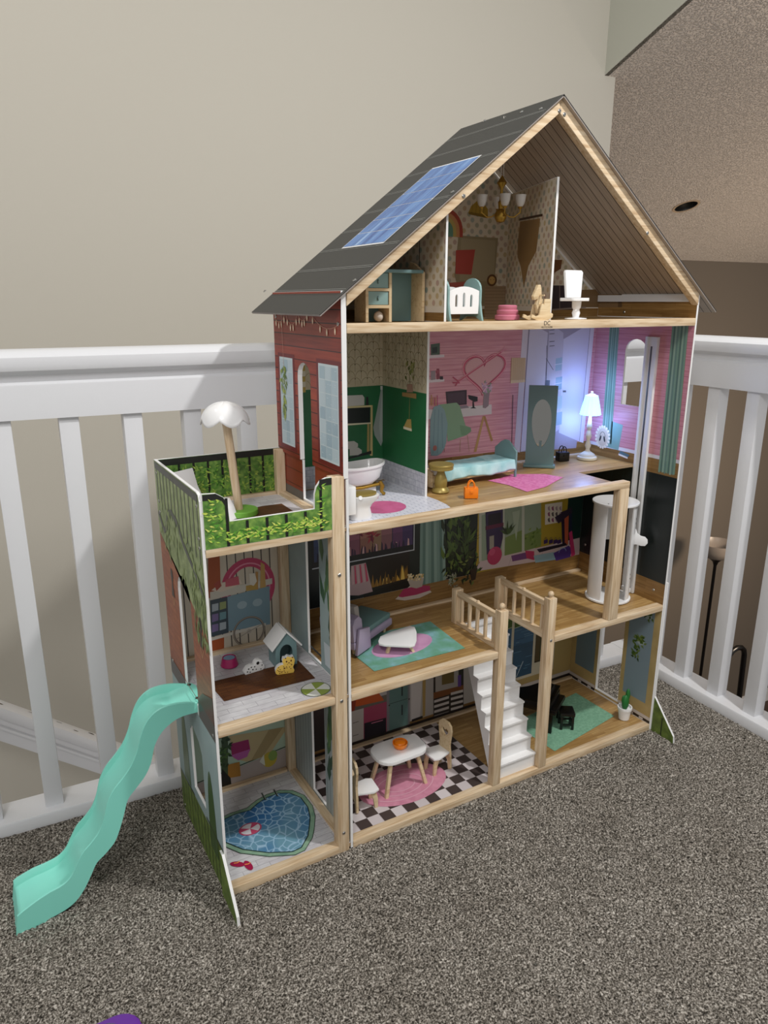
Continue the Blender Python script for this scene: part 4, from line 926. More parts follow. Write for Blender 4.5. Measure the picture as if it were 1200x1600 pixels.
# outer print: fence and hedge, brick, sky with cypress
sheet('hedge_print', al, 0, xo, [(.0006, .48), (D+.0055, .58), (D+.0055, AT-.001), (.012, AT-.001), (.004, AT-.004), (.0006, AT-.012)], 'hedge_dull', sgn=-1)
sheet('red_brick_print', al, 0, xo, [(.0006, .330), (D+.0055, .330), (D+.0055, .58), (.0006, .48)], 'red_brick_wall', [[(a, max(b, .332)) for a, b in aw1]], sgn=-1)
sheet('sky_print', al, 0, xo, R2(.0006, .09, D+.0055, .300), 'sky_grey', [aw2], sgn=-1)
sheet('fence_print', al, 0, xo, R2(.0006, .0, D+.0055, .09), 'fence_green', sgn=-1)
p = Pr(0, xo, -1); p.k = 2
for k in range(12): y = .012+k*.0225; p.line([(y, .600+.045*(k/12)), (y, .700)], .0036, '#4b5146')
p.line([(.006, .703), (D, .703)], .012, '#3f423e')
vine = [(D, .618), (.235, .592), (.215, .603), (.205, .630), (.175, .640), (.14, .632), (.11, .605), (.07, .585), (.03, .565), (.005, .545)]
p.up().line(vine, .010, '#474c45').up()
for a in range(60): y = random.uniform(.005, .26); z = .555+y*.16+random.uniform(-.03, .06); p.leaf(y, z, .022, .006, random.uniform(-2.4, -.8), rand_c('#6d8040', '#8a9c5a', '#566a34', '#7d8f55'))
for a in range(50): y = random.uniform(.003, .07); z = random.uniform(.47, .57); p.leaf(y, z, .024, .007, random.uniform(-2.2, -1), rand_c('#6d8040', '#8a9c5a', '#566a34'))
p.obj('vine_print', al, 'printed iron fence and vines')
p = Pr(0, xo, -1); p.k = 2
for y, z in ((.208, .505), (.040, .478)):
    p.ell(y, z+.012, .008, .013, '#2e221c').up().poly([(y-.003, z), (y+.003, z), (y+.009, z-.028), (y-.009, z-.028)], '#33261e').up().line([(y-.009, z-.03), (y, z-.045), (y+.009, z-.03)], .0016, '#c49a6a'); p.k = 2
p.rect(.0008, .300, .0915, .332, '#4a4643').rect(.1725, .300, D+.005, .332, '#55514e')
p.up(); p.poly([(.0008, .332), (.0915, .332), (.06, .36), (.0008, .38)], '#5c3a30')
p.obj('keyhole_print', al)
p = Pr(0, xo, -1); p.k = 2
for y, zb, zt, w_ in ((.055, .040, .205, .022), (.215, .085, .235, .022)):
    p.poly([(y-w_, zb+.01)]+[(y-w_*math.cos(t)*(1-.0), zb+.01+(zt-zb)*math.sin(t)) for t in [PI*i/12 for i in range(1, 12)]]+[(y+w_, zb+.01)], '#3d5a2a')
p.up(); p.line([(.0, .092), (.095, .096)], .004, '#2a3318').line([(.17, .092), (D, .088)], .004, '#2a3318')
for k in range(13): y = .008+k*.021; p.line([(y, .004), (y, .088)], .0016, '#29331a')
p.obj('cypress_print', al, 'printed cypress trees and fence')
# parapets
fpx = [(-W1+.0045, A2-.001), (-.0262, A2-.001), (-.0262, AT), (-.036, AT), (-.046, AT-.004), (-.053, AT-.013), (-.056, AT-.024), (-.0565, .6640), (-.1945, .6640), (-.196, .690), (-.202, .702), (-.213, .709), (-W1+.0045, .7105)]
fp = y_panel('front_parapet', -.001, .0045, fpx, label='front deck parapet with curved cut-out')
ins = [(a+(.0004 if a < -.15 else -.0004), b) for a, b in fpx]
def shrink(pts, d):
    n = len(pts); out = []
    for i in range(n):
        a, b, c = Vector(pts[i-1]), Vector(pts[i]), Vector(pts[(i+1) % n]); e1 = (b-a).normalized(); e2 = (c-b).normalized()
        n1 = Vector((-e1.y, e1.x)); n2 = Vector((-e2.y, e2.x)); m_ = (n1+n2).normalized(); out.append(tuple(b+m_*d/max(.5, m_.dot(n1))))
    return out
si = shrink(fpx, .0004)
sheet('hedge_print', fp, 1, -.001, si, 'hedge', sgn=-1)
p = Pr(1, -.001, -1); p.k = 2
for x in (-.2005, -.170, -.1385, -.107, -.075, -.048): p.rect(x, A2, x+.0045, .700 if x in (-.2005, -.048) else .662, '#12150f')
p.rect(-W1+.005, .700, -.213, .709, '#1a1c18'); p.poly([(-.213, .7085), (-.2025, .7015), (-.1965, .689), (-.2005, .689), (-.205, .697), (-.213, .7005)], '#1a1c18'); p.rect(-.048, .700, -.0265, .7105, '#1a1c18')
p.k = 1
for _ in range(420):
    a = random.uniform(-W1+.008, -.036); b = random.uniform(A2+.006, .655 if -.20 < a < -.052 else .700); L_ = random.uniform(.007, .010); t = random.choice((random.uniform(-.4, .9), random.uniform(2.2, 3.5)))
    if -.205 < a < -.046 and b > .648: continue
    p.leaf(a, b, L_, .0028, t, rand_c('#a8cc52', '#c3d65a', '#8fbf45', '#3f7a24', '#5fa035', '#d2dc6e'))
p.obj('iron_fence_print', fp, 'printed black iron fence over a hedge')
bpn = y_panel('back_parapet', D+.0005, .0045, R2(-W1+.0045, A2-.01, -.001, AT), label='back deck parapet printed with hedge')
sheet('hedge_print', bpn, 1, D+.0005, R2(-W1+.005, A2, -.0015, AT-.0006), 'hedge', sgn=-1)
p = Pr(1, D+.0005, -1); p.k = 2; p.rect(-W1+.005, .699, -.0015, .7105, '#1b1d19')
for x in np.arange(-.225, -.01, .0262): p.rect(x, A2+(.02 if int(x*1000) % 3 == 0 else 0), x+.0042, .70, '#12150f')
p.k = 1
for _ in range(420): p.leaf(random.uniform(-W1+.014, -.012), random.uniform(A2+.003, .690), random.uniform(.007, .011), .0028, random.uniform(-1.2, 4), rand_c('#8fb048', '#a9c052', '#7da83c', '#3a6a22', '#55902f'))
p.obj('iron_fence_print', bpn)
bm_ = back('annex_back_panel', -W1+.0045, -.001, A1-.002, A2-.011, 'annex middle room back wall'); bgr = back('annex_back_panel', -W1+.0045, -.001, -.001, A1-.008, 'annex pool room back wall')
sheet('cream_plank_print', bm_, 1, yb, R2(-W1+.005, A1, -.0015, A2-.012), 'cream_plank', sgn=-1)
p = Pr(1, yb, -1); p.k = 1
c0 = p.to2(388, 918); ring = [(c0[0]+.046*math.cos(t), c0[1]+.052*math.sin(t)) for t in [2*PI*i/36 for i in range(37)]]
p.line(ring, .018, '#bb4266').up().line([(c0[0]+.044*math.cos(t), c0[1]+.050*math.sin(t)) for t in [2*PI*i/36 for i in range(37)]], .0028, '#d98aa2').up()
p.px([(325, 870), (343, 868), (345, 930), (325, 935)], '#a4512c').px([(328, 1000), (350, 995), (350, 1020), (330, 1024)], '#a8542c').up()
p.px([(328, 925), (425, 903), (425, 912), (328, 938)], '#c9c4b8').px([(328, 938), (355, 932), (357, 988), (330, 995)], '#3f4c56').px([(355, 932), (421, 915), (422, 975), (357, 986)], '#7b97a4').up()
for r in range(3):
    for c in range(2): p.px([(331+c*12, 944+r*16-c*3), (341+c*12, 942+r*16-c*3), (341+c*12, 953+r*16-c*3), (331+c*12, 956+r*16-c*3)], rand_c('#93a06c', '#7f6f9c', '#b05a80', '#a9b4bc', '#6f97a0'))
p.ell(*p.to2(378, 945), .010, .008, '#9db2bb').ell(*p.to2(402, 941), .010, .008, '#9db2bb').px([(330, 996), (415, 973), (415, 977), (330, 1001)], '#cfcabf')
c1 = p.to2(389, 986); p.line([(c1[0]+.031*math.cos(t), c1[1]+.030*math.sin(t)) for t in [2*PI*i/30 for i in range(31)]], .0042, '#6a6058').up().line([(c1[0]+.0315*math.cos(t), c1[1]+.0305*math.sin(t)) for t in [2*PI*i/30 for i in range(31)]], .0016, '#a59a8c').ell(*c1, .005, .005, '#b5aca0').line([(c1[0]-.03, c1[1]-.012), (c1[0], c1[1]), (c1[0]+.03, c1[1]+.01)], .0012, '#8f867c')
p.px([(399, 893), (403, 893), (403, 921), (398, 921)], '#b58a52').px([(407, 878), (413, 882), (415, 917), (406, 919)], '#c09a5c').px([(384, 915), (401, 912), (401, 921), (384, 923)], '#b8964c').px([(389, 896), (398, 895), (401, 908), (396, 915), (390, 913)], '#d9d4c8')
p.px([(330, 922), (345, 910), (375, 905), (378, 912), (345, 925)], '#d8c8b8').px([(334, 912), (343, 906), (346, 915), (338, 923)], '#a44a3c').px([(352, 905), (372, 900), (374, 913), (352, 917)], '#c05a6a')
p.obj('pool_shed_print', bm_, 'printed cabinet, pink swim ring and hoop')
mottled('mint_wall', [(.3, '#9db4a0'), (.7, '#b0c4ae')], 6, .5)
sheet('mint_wall_print', bgr, 1, yb, R2(-W1+.005, .03, -.0015, A1-.009), 'mint_wall', sgn=-1); 
p = Pr(1, yb, -1); p.k = 1
p.poly([(-W1+.005, Z0), (-.0015, Z0), (-.0015, .064), (-W1+.005, .040)], '#a89c96').up().line([(-W1+.005, .042), (-.0015, .067)], .0022, '#20261e')
p.px([(358, 1150), (420, 1140), (450, 1135), (420, 1180), (385, 1190), (365, 1185)], '#b9a67c').up().px([(360, 1162), (388, 1155), (391, 1172), (362, 1180)], '#94245c').px([(360, 1180), (391, 1170), (386, 1182), (372, 1188)], '#b0589a').px([(420, 1140), (442, 1136), (410, 1182), (392, 1188)], '#a08c62').up()
p.ell(*p.to2(421, 1186), .0165, .018, '#b7a238').up().ell(*p.to2(426, 1180), .010, .012, '#7f9a4c').px([(405, 1190), (412, 1178), (414, 1196)], '#cfd0c0')
p.px([(354, 1195), (374, 1190), (376, 1212), (354, 1216)], '#a5742c').px([(346, 1150), (356, 1150), (356, 1240), (346, 1240)], '#3c4c2e').px([(346, 1200), (360, 1215), (362, 1232), (346, 1236)], '#15130f')
for k in range(40): p.leaf(*p.to2(random.uniform(345, 358), random.uniform(1150, 1195)), .012, .006, random.random()*6, rand_c('#334a22', '#4c6a30', '#26381a'))
p.obj('hanging_chair_print', bgr, 'printed hanging chair and beach ball')

# roof ---------------------------------------------------------------------
RF, RB = -.0091, .2779; TH = .0032
nL = Vector((-(ZR-ZE), 0, W2/2+OX)).normalized(); nR = Vector((-nL.x, 0, nL.z))
apex = Vector((W2/2, 0, ZR)); eL = Vector((-OX, 0, ZE)); eR = Vector((W2+OX, 0, ZE))
def slab(nm, e, n, lab):
    g = G('roof_edge', 'roof_grey', 'roof_under')
    top = [Vector((e.x, RF, e.z)), Vector((apex.x, RF, apex.z)), Vector((apex.x, RB, apex.z)), Vector((e.x, RB, e.z))]
    v = [g.bm.verts.new(q) for q in top]+[g.bm.verts.new(q-n*TH) for q in top]
    for idx, mi in (((0, 1, 2, 3), 1), ((7, 6, 5, 4), 2), ((0, 4, 5, 1), 0), ((1, 5, 6, 2), 0), ((2, 6, 7, 3), 0), ((3, 7, 4, 0), 0)): g.bm.faces.new([v[i] for i in idx]).material_index = mi
    bmesh.ops.recalc_face_normals(g.bm, faces=g.bm.faces[:]); return g.obj(nm, H_, smooth=False, label=lab)
mat('roof_edge', '#8f8781', .5)
mat('roof_black', '#1f1f1e', .5)
m, nt, b = nmat('roof_under')
tc = nt.nodes.new('ShaderNodeTexCoord'); sp = nt.nodes.new('ShaderNodeSeparateXYZ'); nt.links.new(tc.outputs['Object'], sp.inputs[0])
def mth(nt, op, a, b_=0.0):
    n = nt.nodes.new('ShaderNodeMath'); n.operation = op
    for i, v in enumerate((a, b_)):
        if isinstance(v, (int, float)): n.inputs[i].default_value = v
        else: nt.links.new(v, n.inputs[i])
    return n.outputs[0]
fr = mth(nt, 'FRACT', mth(nt, 'MULTIPLY', sp.outputs[1], 1/.0187))
cb_ = ramp(nt, noise_n(nt, coords(nt, (10, 200, 10)), 2.0, 4), [(.3, '#a09284'), (.7, '#b8aa9c')])
nt.links.new(mix(nt, mth(nt, 'LESS_THAN', fr, .075), cb_, '#1d1613'), b.inputs['Base Color']); b.inputs['Roughness'].default_value = .45
rL = slab('roof_panel', eL, nL, 'left roof slope, dark grey with solar panel'); rR = slab('roof_panel', eR, nR, 'right roof slope, board lined underneath')
sd = (apex-eL).normalized(); SLen = (apex-eL).length
def onL(s, y, h_=.0004): v = eL+sd*s+nL*h_; return (v.x, y, v.z)
g = G('print_line'); mat('print_line', '#9b9c97', .6); mat('print_dark', '#23241f', .6)
for k in range(9):
    s = .055+k*.0575
    if s > SLen-.01: break
    for ds in (0, .0042):
        g.poly([onL(s+ds, RF+.004), onL(s+ds, RB-.004), onL(s+ds+.0008, RB-.004), onL(s+ds+.0008, RF+.004)])
g.obj('seam_print', rL, smooth=False)
g = G("roof_black")
for e, n in ((eL, nL), (eR, nR)):
    a = Vector((e.x, RF-.0004, e.z)); b_ = Vector((apex.x, RF-.0004, apex.z)); g.poly([a, b_, b_-n*.0012, a-n*.0012]); 
g.obj('black_edge_print', rL, smooth=False)
# solar panel print
c4 = [atp(u, v, eL, nL) for u, v in ((537, 388), (600, 381), (751, 243), (673, 264))]
ss = [((q-eL).dot(sd), q.y) for q in c4]; s0, s1 = (ss[0][0]+ss[1][0])/2, (ss[2][0]+ss[3][0])/2; y1_, y0_ = (ss[0][1]+ss[3][1])/2, (ss[1][1]+ss[2][1])/2
g = G('white_edge'); g.poly([onL(s0, y0_, .0006), onL(s0, y1_, .0006), onL(s1, y1_, .0006), onL(s1, y0_, .0006)])
sp_ = g.obj('solar_panel', rL, smooth=False, label='blue solar panel print with white grid')
m, nt, b = nmat('solar_blue'); nt.links.new(ramp(nt, noise_n(nt, coords(nt, (5, 26, 5)), 2.0, 3), [(.3, '#2c5aa0'), (.6, '#5c8cc9'), (.8, '#a3c3e6')]), b.inputs['Base Color']); b.inputs['Roughness'].default_value = .28
g = G('solar_blue', 'white_edge'); e_ = .0016
for i in range(6):
    for j in range(4):
        a0 = s0+.003+(s1-s0-.006)*i/6+e_*.5; a1_ = s0+.003+(s1-s0-.006)*(i+1)/6-e_*.5; b0 = y0_+.002+(y1_-y0_-.004)*j/4+.0004; b1 = y0_+.002+(y1_-y0_-.004)*(j+1)/4-.0004
        g.poly([onL(a0, b0, .0009), onL(a0, b1, .0009), onL(a1_, b1, .0009), onL(a1_, b0, .0009)])
g.obj('cell_print', sp_, smooth=False)
# rafters
def rafter(e, n, y, m='pine_x', lab=None, yw=.016):
    d_ = (apex-e).normalized(); s_in = (0.0045-(-OX))/d_.x if e.x < 0 else (OX+.0045)/abs(d_.x)
    pin = e+d_*s_in; q = [pin-n*TH, apex-n*TH, Vector((apex.x, 0, apex.z-.0245)), None]
    # lower edge parallel, offset w
    w_ = .0175
    b1 = Vector((apex.x, 0, apex.z-(TH+w_)/n.z)); t1 = Vector((apex.x, 0, apex.z-TH/n.z)); t0_ = Vector((pin.x, 0, pin.z-TH/n.z)); b0 = Vector((pin.x, 0, pin.z-(TH+w_)/n.z))
    g = G(m); g.prism([(t0_.x, y, t0_.z), (t1.x, y, t1.z), (b1.x, y, b1.z), (b0.x, y, b0.z)], (0, yw, 0), 0, .0012); return g.obj('rafter', H_, label=lab)
rafter(eL, nL, -.002, lab='front left rafter'); rafter(eR, nR, -.002, lab='front right rafter')
g = G('rail_white'); g.box((xr-.006, .014, .9775), (xr, D-.002, .9915)); g.obj('eave_strip', H_)
# attic dividers
zt = .9592+(.197+OX)*SL-.006
adl = x_panel('divider_panel', .1965, .004, [(.022, Z3-.001), (D-.001, Z3-.001), (D-.001, zt-.006), (.022, zt-.006)], [], 'left attic divider panel')
sheet('dotted_paper', adl, 0, .1965, R2(.0225, .969, D-.002, zt-.007), 'dot_yz', sgn=-1); sheet('wood_band_print', adl, 0, .1965, R2(.0225, Z3, D-.002, .960), 'parquet_side', sgn=-1)
p = Pr(0, .1965, -1); p.k = 1; p.rect(.0225, .960, D-.002, .970, '#cfc7ba').line([(.10, .985), (.10, 1.09)], .002, '#3a2a20').rect(.094, .975, .106, .987, '#8a6a4c'); p.obj('skirting_print', adl)
pa, pb = Vector((.448, .048, 0)), Vector((.519, D-.003, 0)); dd_ = (pb-pa); nn = Vector((-dd_.y, dd_.x, 0)).normalized()
mm_ = Matrix.Translation(pa) @ Matrix.Rotation(math.atan2(dd_.y, dd_.x), 4, 'Z')
LL = dd_.length; HT = 1.190-Z3
g = G('white_edge'); g.prism([(0, 0, 0), (LL, 0, 0), (LL, -.004, 0), (0, -.004, 0)], (0, 0, HT)); adr = g.obj('divider_panel', H_, smooth=False, label='slanting right attic divider panel with wall hanging'); adr.matrix_local = Matrix.Translation((0, 0, Z3-.001)) @ mm_
sheet('dotted_paper', adr, 1, 0, R2(.0006, .024, LL, HT-.001), 'dot_xz', sgn=1); sheet('wood_band_print', adr, 1, 0, R2(.0006, .001, LL, .015), 'parquet_wall', sgn=1)
p = Pr(1, 0, 1); p.k = 1; p.rect(.0006, .015, LL, .024, '#cfc7ba'); p.up()
p.poly([(.065, .182), (.165, .186), (.172, .150), (.170, .12), (.150, .10), (.128, .06), (.110, .10), (.075, .125), (.070, .15)], '#8a6c42').up().line([(.055, .187), (.170, .190)], .0042, '#3c2414')
for k in range(15): a = .078+k*.006; p.line([(a, .18), (a, .11)], .0007, '#745831')
p.obj('wall_hanging_print', adr, 'printed brown pennant wall hanging')
# attic back prints
p = Pr(1, yb, -1); p.k = 2
p.px([(716, 368), (778, 372), (774, 420), (768, 478), (722, 478), (710, 430)], '#8f8468').up().px([(720, 372), (774, 376), (771, 440), (718, 438)], '#9c9176').px([(700, 442), (728, 440), (724, 460), (700, 462)], '#a8564c').up()
p.obj('bed_print', gab, 'printed nursery bed'); p = Pr(1, yb, -1); p.k = 5
p.px([(712, 391), (742, 390), (736, 429), (711, 428)], '#a8463f')
p.obj('cushion_print', gab, 'printed coral cushion'); p = Pr(1, yb, -1); p.k = 3
p.px([(745, 314), (752, 313), (762, 327), (762, 340), (731, 333), (736, 322)], '#a88a35').up().px([(733, 331), (761, 336), (761, 341), (732, 335)], '#7d6424')
for k in range(4): p.pline([(738+k*6, 318), (737+k*6, 334)], .0008, '#6d5820')
p.obj('gold_shelf_print', gab); p = Pr(1, yb, -1); p.k = 3
c0 = p.to2(693, 366)
for r, c in ((.046, '#a34638'), (.038, '#c08a5c'), (.030, '#b5a05c'), (.022, '#5f8a78')):
    p.k += 1; p.poly([(c0[0]+r*math.cos(t), c0[1]+r*.95*math.sin(t)+.006) for t in [PI*i/14 for i in range(15)]]+[(c0[0]-r, c0[1]-.004), (c0[0]+r, c0[1]-.004)], c)
p.obj('rainbow_print', gab, 'printed rainbow'); p = Pr(1, yb, -1); p.k = 5; p.px([(757, 447), (792, 447), (790, 496), (756, 496)], '#9c8468').up()
for v in range(450, 494, 5): p.pline([(757, v), (792, v)], .001, '#7a644c')
p.ell(*p.to2(768, 438), .013, .012, '#5c3c20').up().ell(*p.to2(768, 438), .0085, .008, '#c09a5c').up().ell(*p.to2(766, 437), .001, .001, '#20140c', 6).ell(*p.to2(771, 437), .001, .001, '#20140c', 6)
p.obj('basket_print', gab, 'printed basket with lion'); p = Pr(1, yb, -1); p.k = 3
p.px([(855, 406), (878, 406), (876, 420), (856, 432)], '#6a4428').px([(862, 446), (900, 446), (900, 484), (862, 484)], '#352a30').up().pline([(874, 446), (874, 484)], .0016, '#8a7c74').pline([(860, 484), (915, 480)], .003, '#8a7c74')
p.obj('chest_print', gab); p = Pr(1, yb, -1); p.k = 3
p.px([(905, 453), (936, 452), (936, 480), (905, 480)], '#7a6142')
p.obj('box_print', gab)

p = Pr(0, xr, -1); p.k = 3; p.px([(936, 452), (966, 451), (966, 480), (936, 480)], '#806647').px([(966, 451), (972, 452), (972, 480), (966, 480)], '#5f4930'); p.obj('box_print', ru, 'printed brown box')
# screws
sg = G('metal', 'metal_dark'); sg.lathe([(.0042, 0), (.0042, .0007), (.0032, .0017), (.0001, .0021)], seg=12); sg.lathe([(.0014, .0020), (.0014, .0023)], seg=6, m=1)
scr = sg.obj('screw', H_, label='small metal screw head')
def screw(p_, n): 
    o = scr.copy() if screw.n else scr; screw.n += 1
    if screw.n > 1: COL.objects.link(o); o.parent = H_
    o.location = p_; o.rotation_mode = 'QUATERNION'; o.rotation_quaternion = Vector((0, 0, 1)).rotation_difference(Vector(n)); o.scale = (.8, .8, .8)
screw.n = 0
for u, v in ((414, 455), (554, 438), (845, 170), (815, 175), (757, 189), (707, 300)): screw(atp(u, v, eL, nL), nL)
for y_, z_ in ((.012, .625), (.012, .628-.32), (.26, .69), (.258, .64), (.258, .62), (.012, .69), (.012, .64), (.258, .012), (.02, .02), (-.03, .012), (.258, .33)): screw((-W1-.0002, y_, z_), (-1, 0, 0))
for y_, z_ in ((.010, .945), (.262, .952)): screw((-.0048, y_, z_), (-1, 0, 0))
for x_, z_ in ((-.015, .312), (-.015, .545), (-.015, .04), (.462, .312)): screw((x_, -.0013, z_), (0, -1, 0))
for q in ((.030, .3455), (.25, .39)): screw((xr, q[0], q[1]), (-1, 0, 0))
screw((xr, .19, .955), (-1, 0, 0))
screw((.3985, -.0022, 1.278), (0, -1, 0)); screw((.4095, -.0022, 1.274), (0, -1, 0)); screw((.212, -.0022, 1.137), (0, -1, 0)); screw((.63, -.0022, 1.10), (0, -1, 0)); screw((-.0004, .262, .678), (-1, 0, 0))
# printed mark on the attic rail
def text(body, size, loc, parent, nm='logo_print'):
    cu = bpy.data.curves.new(nm, 'FONT'); cu.body = body; cu.size = size; cu.align_x = 'CENTER'; cu.materials.append(MATS['black_hole'])
    tmp = bpy.data.objects.new(nm, cu); COL.objects.link(tmp); bpy.context.view_layer.update(); me = bpy.data.meshes.new_from_object(tmp.evaluated_get(bpy.context.evaluated_depsgraph_get())); bpy.data.objects.remove(tmp); o = bpy.data.objects.new(nm, me); COL.objects.link(o); o.location = loc; o.rotation_euler = (PI/2, 0, 0); o.parent = parent; return o
pt = at(855, 506, 1, -.0015)
rail_ = [o_ for o_ in bpy.data.objects if o_.name.startswith('rail') and o_.get('label', '').startswith('attic front')][0]
text('DC', .0105, (pt.x, -.00125, Z3-.0082), rail_); text('HEUTSCHLEBB', .0040, (pt.x, -.00125, Z3-.0128), rail_)

# slide ---------------------------------------------------------------------
ya_, yb_ = .100, .176
prof = [(-.238, .322), (-.262, .329), (-.285, .331), (-.305, .327), (-.322, .313), (-.334, .290), (-.343, .262), (-.355, .238), (-.370, .220), (-.386, .203), (-.398, .182), (-.406, .155), (-.416, .133), (-.430, .117), (-.444, .104), (-.455, .086), (-.466, .067), (-.480, .056), (-.500, .051), (-.520, .047), (-.545, .038)]
low = [(-.238, .303), (-.262, .303), (-.280, .298), (-.300, .284), (-.314, .262), (-.322, .234), (-.333, .212), (-.349, .194), (-.365, .176), (-.374, .150), (-.384, .122), (-.394, .102), (-.410, .086), (-.425, .074), (-.436, .054), (-.448, .033), (-.462, .016), (-.478, .006), (-.500, .000), (-.520, -.004), (-.548, -.005)]
def rs(pts, n=64):
    P = [Vector(p_) for p_ in pts]; out = []
    for i in range(len(P)-1):
        p0, p1, p2, p3 = P[max(i-1, 0)], P[i], P[i+1], P[min(i+2, len(P)-1)]
        for k in range(4):
            t = k/4; out.append(.5*((2*p1)+(-p0+p2)*t+(2*p0-5*p1+4*p2-p3)*t*t+(-p0+3*p1-3*p2+p3)*t**3))
    out.append(P[-1]); return out
T, Lw = rs(prof), rs(low)
n = len(T); rows = []
for i in range(n):
    f = i/(n-1); dp = .010 if f > .02 else .010*f/.02+.001; dp = .019*min(1, f/.06)
    x, z = T[i]; xl, zl = Lw[i]; w0, w1 = ya_, yb_
    spread = .004*max(0, (f-.9)/.1)
    w0 -= spread*2; w1 += spread
    rows.append([(xl, w0+.0015, zl), (x, w0, z-.001), (x, w0+.0008, z), (x, w0+.0028, z), (x-.0005, w0+.0036, z-.001), (x-dp*.15, w0+.006, z-dp*.75), (x-dp*.2, w0+.012, z-dp), (x-dp*.2, w1-.012, z-dp), (x-dp*.15, w1-.006, z-dp*.75), (x-.0005, w1-.0036, z-.001), (x, w1-.0028, z), (x, w1-.0008, z), (x, w1, z-.001), (xl, w1-.0015, zl)])
# lip at the foot
x, z = T[-1]
g = G('teal_slide'); g.grid(rows)
inner = [[(a-.0000, b, c-.0012) for a, b, c in r[5:9]] for r in rows]
e = rows[-1]; foot = [(x-.012, yy_, max(-.004, -.004)) for (_, yy_, _) in e]
g.grid([e, [(x-.006, q[1], max(q[2]-.004, -.004)) for q in e], [(x-.012, q[1]+(.002 if q[1] < .13 else -.002), -.004) for q in e]])
bmesh.ops.remove_doubles(g.bm, verts=g.bm.verts[:], dist=.00005)
so = g.obj('slide', H_, label='wavy turquoise plastic slide')
g = G('teal_slide'); g.prism([(-.238, ya_+.002, .3195), (-.238, yb_-.002, .3195), (-.230, yb_-.006, .3195), (-.224, yb_-.018, .3195), (-.226, (ya_+yb_)/2, .3195), (-.224, ya_+.018, .3195), (-.230, ya_+.006, .3195)], (0, 0, .004), bev=.0008); g.obj('slide_tab', so)
for y_ in (ya_+.012, yb_-.012): G('metal_dark').lathe([(.0036, 0), (.0036, .0008), (.0001, .0012)], (-.2345, y_, .3237), 12).obj('slide_screw', so)
# elevator -------------------------------------------------------------------
ec = Vector((.7225, .0975, 0)); er = .051
def arc_wall(g, a0, a1, z0, z1, r=er-.004, t=.0032, m=0, n=12):
    A = [math.radians(a0+(a1-a0)*i/n) for i in range(n+1)]
    o_ = [(ec.x+r*math.cos(a), ec.y+r*math.sin(a)) for a in A]; i_ = [(ec.x+(r-t)*math.cos(a), ec.y+(r-t)*math.sin(a)) for a in A]
    g.prism([(x, y, z0) for x, y in o_+i_[::-1]], (0, 0, z1-z0), m)
def disc(z0, z1, nm, par=None):
    g = G('white_gloss'); g.lathe([(er-.001, z0), (er, z0+.0008), (er, z1-.0008), (er-.001, z1)], (ec.x, ec.y, 0), 48); return g.obj(nm, par or H_)
eb = disc(Z1, Z1+.005, 'elevator'); eb['label'] = 'white round elevator cabin'
disc(.546, .551, 'cabin_top', eb)
g = G('white_gloss'); arc_wall(g, 135, 203, Z1+.005, .546); g.obj('cabin_wall', eb, smooth=True); g = G('white_gloss'); arc_wall(g, 280, 352, Z1+.005, .546); g.obj('cabin_wall', eb, smooth=True)
g = G('white_gloss'); arc_wall(g, 22, 112, .445, .546); g.obj('cabin_wall', eb)
g = G('white_gloss'); a = math.radians(338); rx, ry = math.cos(a), math.sin(a)
tab = [(er-.006, .482), (er+.000, .484), (er+.004, .474), (er+.012, .469), (er+.021, .468), (er+.027, .462), (er+.028, .454), (er+.023, .447), (er+.014, .446), (er+.004, .448), (er-.006, .446)]
# handle points toward the right along the wall plane
hx, hy = math.cos(math.radians(-66)), math.sin(math.radians(-66))
base_ = Vector((ec.x+(er-.006)*math.cos(math.radians(-28)), ec.y+(er-.006)*math.sin(math.radians(-28)), 0))
tx, ty = .55, -.83
g.prism([(base_.x+(s_-er+.006)*tx, base_.y+(s_-er+.006)*ty, z_) for s_, z_ in tab], (-ty*.004, tx*.004, 0), 0, .0008); g.obj('handle', eb)
for aa, zz in ((300, .515), (300, .505), (295, .385), (295, .375)):
    a = math.radians(aa); G('metal_dark').lathe([(.0016, 0), (.0016, .0006)], (ec.x+(er-.004)*math.cos(a), ec.y+(er-.004)*math.sin(a), zz), 10, axis=(math.cos(a), math.sin(a), 0)).obj('cabin_screw', eb)
for aa, rr in ((200, .040), (225, .036), (20, .038)):
    a = math.radians(aa); G('metal_dark').lathe([(.0018, 0), (.0018, .0005)], (ec.x+rr*math.cos(a), ec.y+rr*math.sin(a), .551), 10).obj('cabin_screw', eb)
G('white_gloss').box((xr-.014, .088, Z1+.001), (xr-.008, .112, Z1+.012), 0, .001).obj('track_foot', tr)

# ================================================================== toys and furniture (each one a thing of its own)
def on(z): return z-fz+.0007
F0, F1, F2, F3 = on(Z0), on(Z1), on(Z2), on(Z3); B0, B1, B2 = on(Z0), on(A1), on(A2)
def rounded(w, d, r, n=5, cx=0, cy=0):
    pts = []
    for sx, sy, a0 in ((1, 1, 0), (-1, 1, PI/2), (-1, -1, PI), (1, -1, 1.5*PI)):
        for k in range(n+1):
            a = a0+PI/2*k/n; pts.append((cx+sx*(w/2-r)+r*math.cos(a), cy+sy*(d/2-r)+r*math.sin(a)))
    return pts
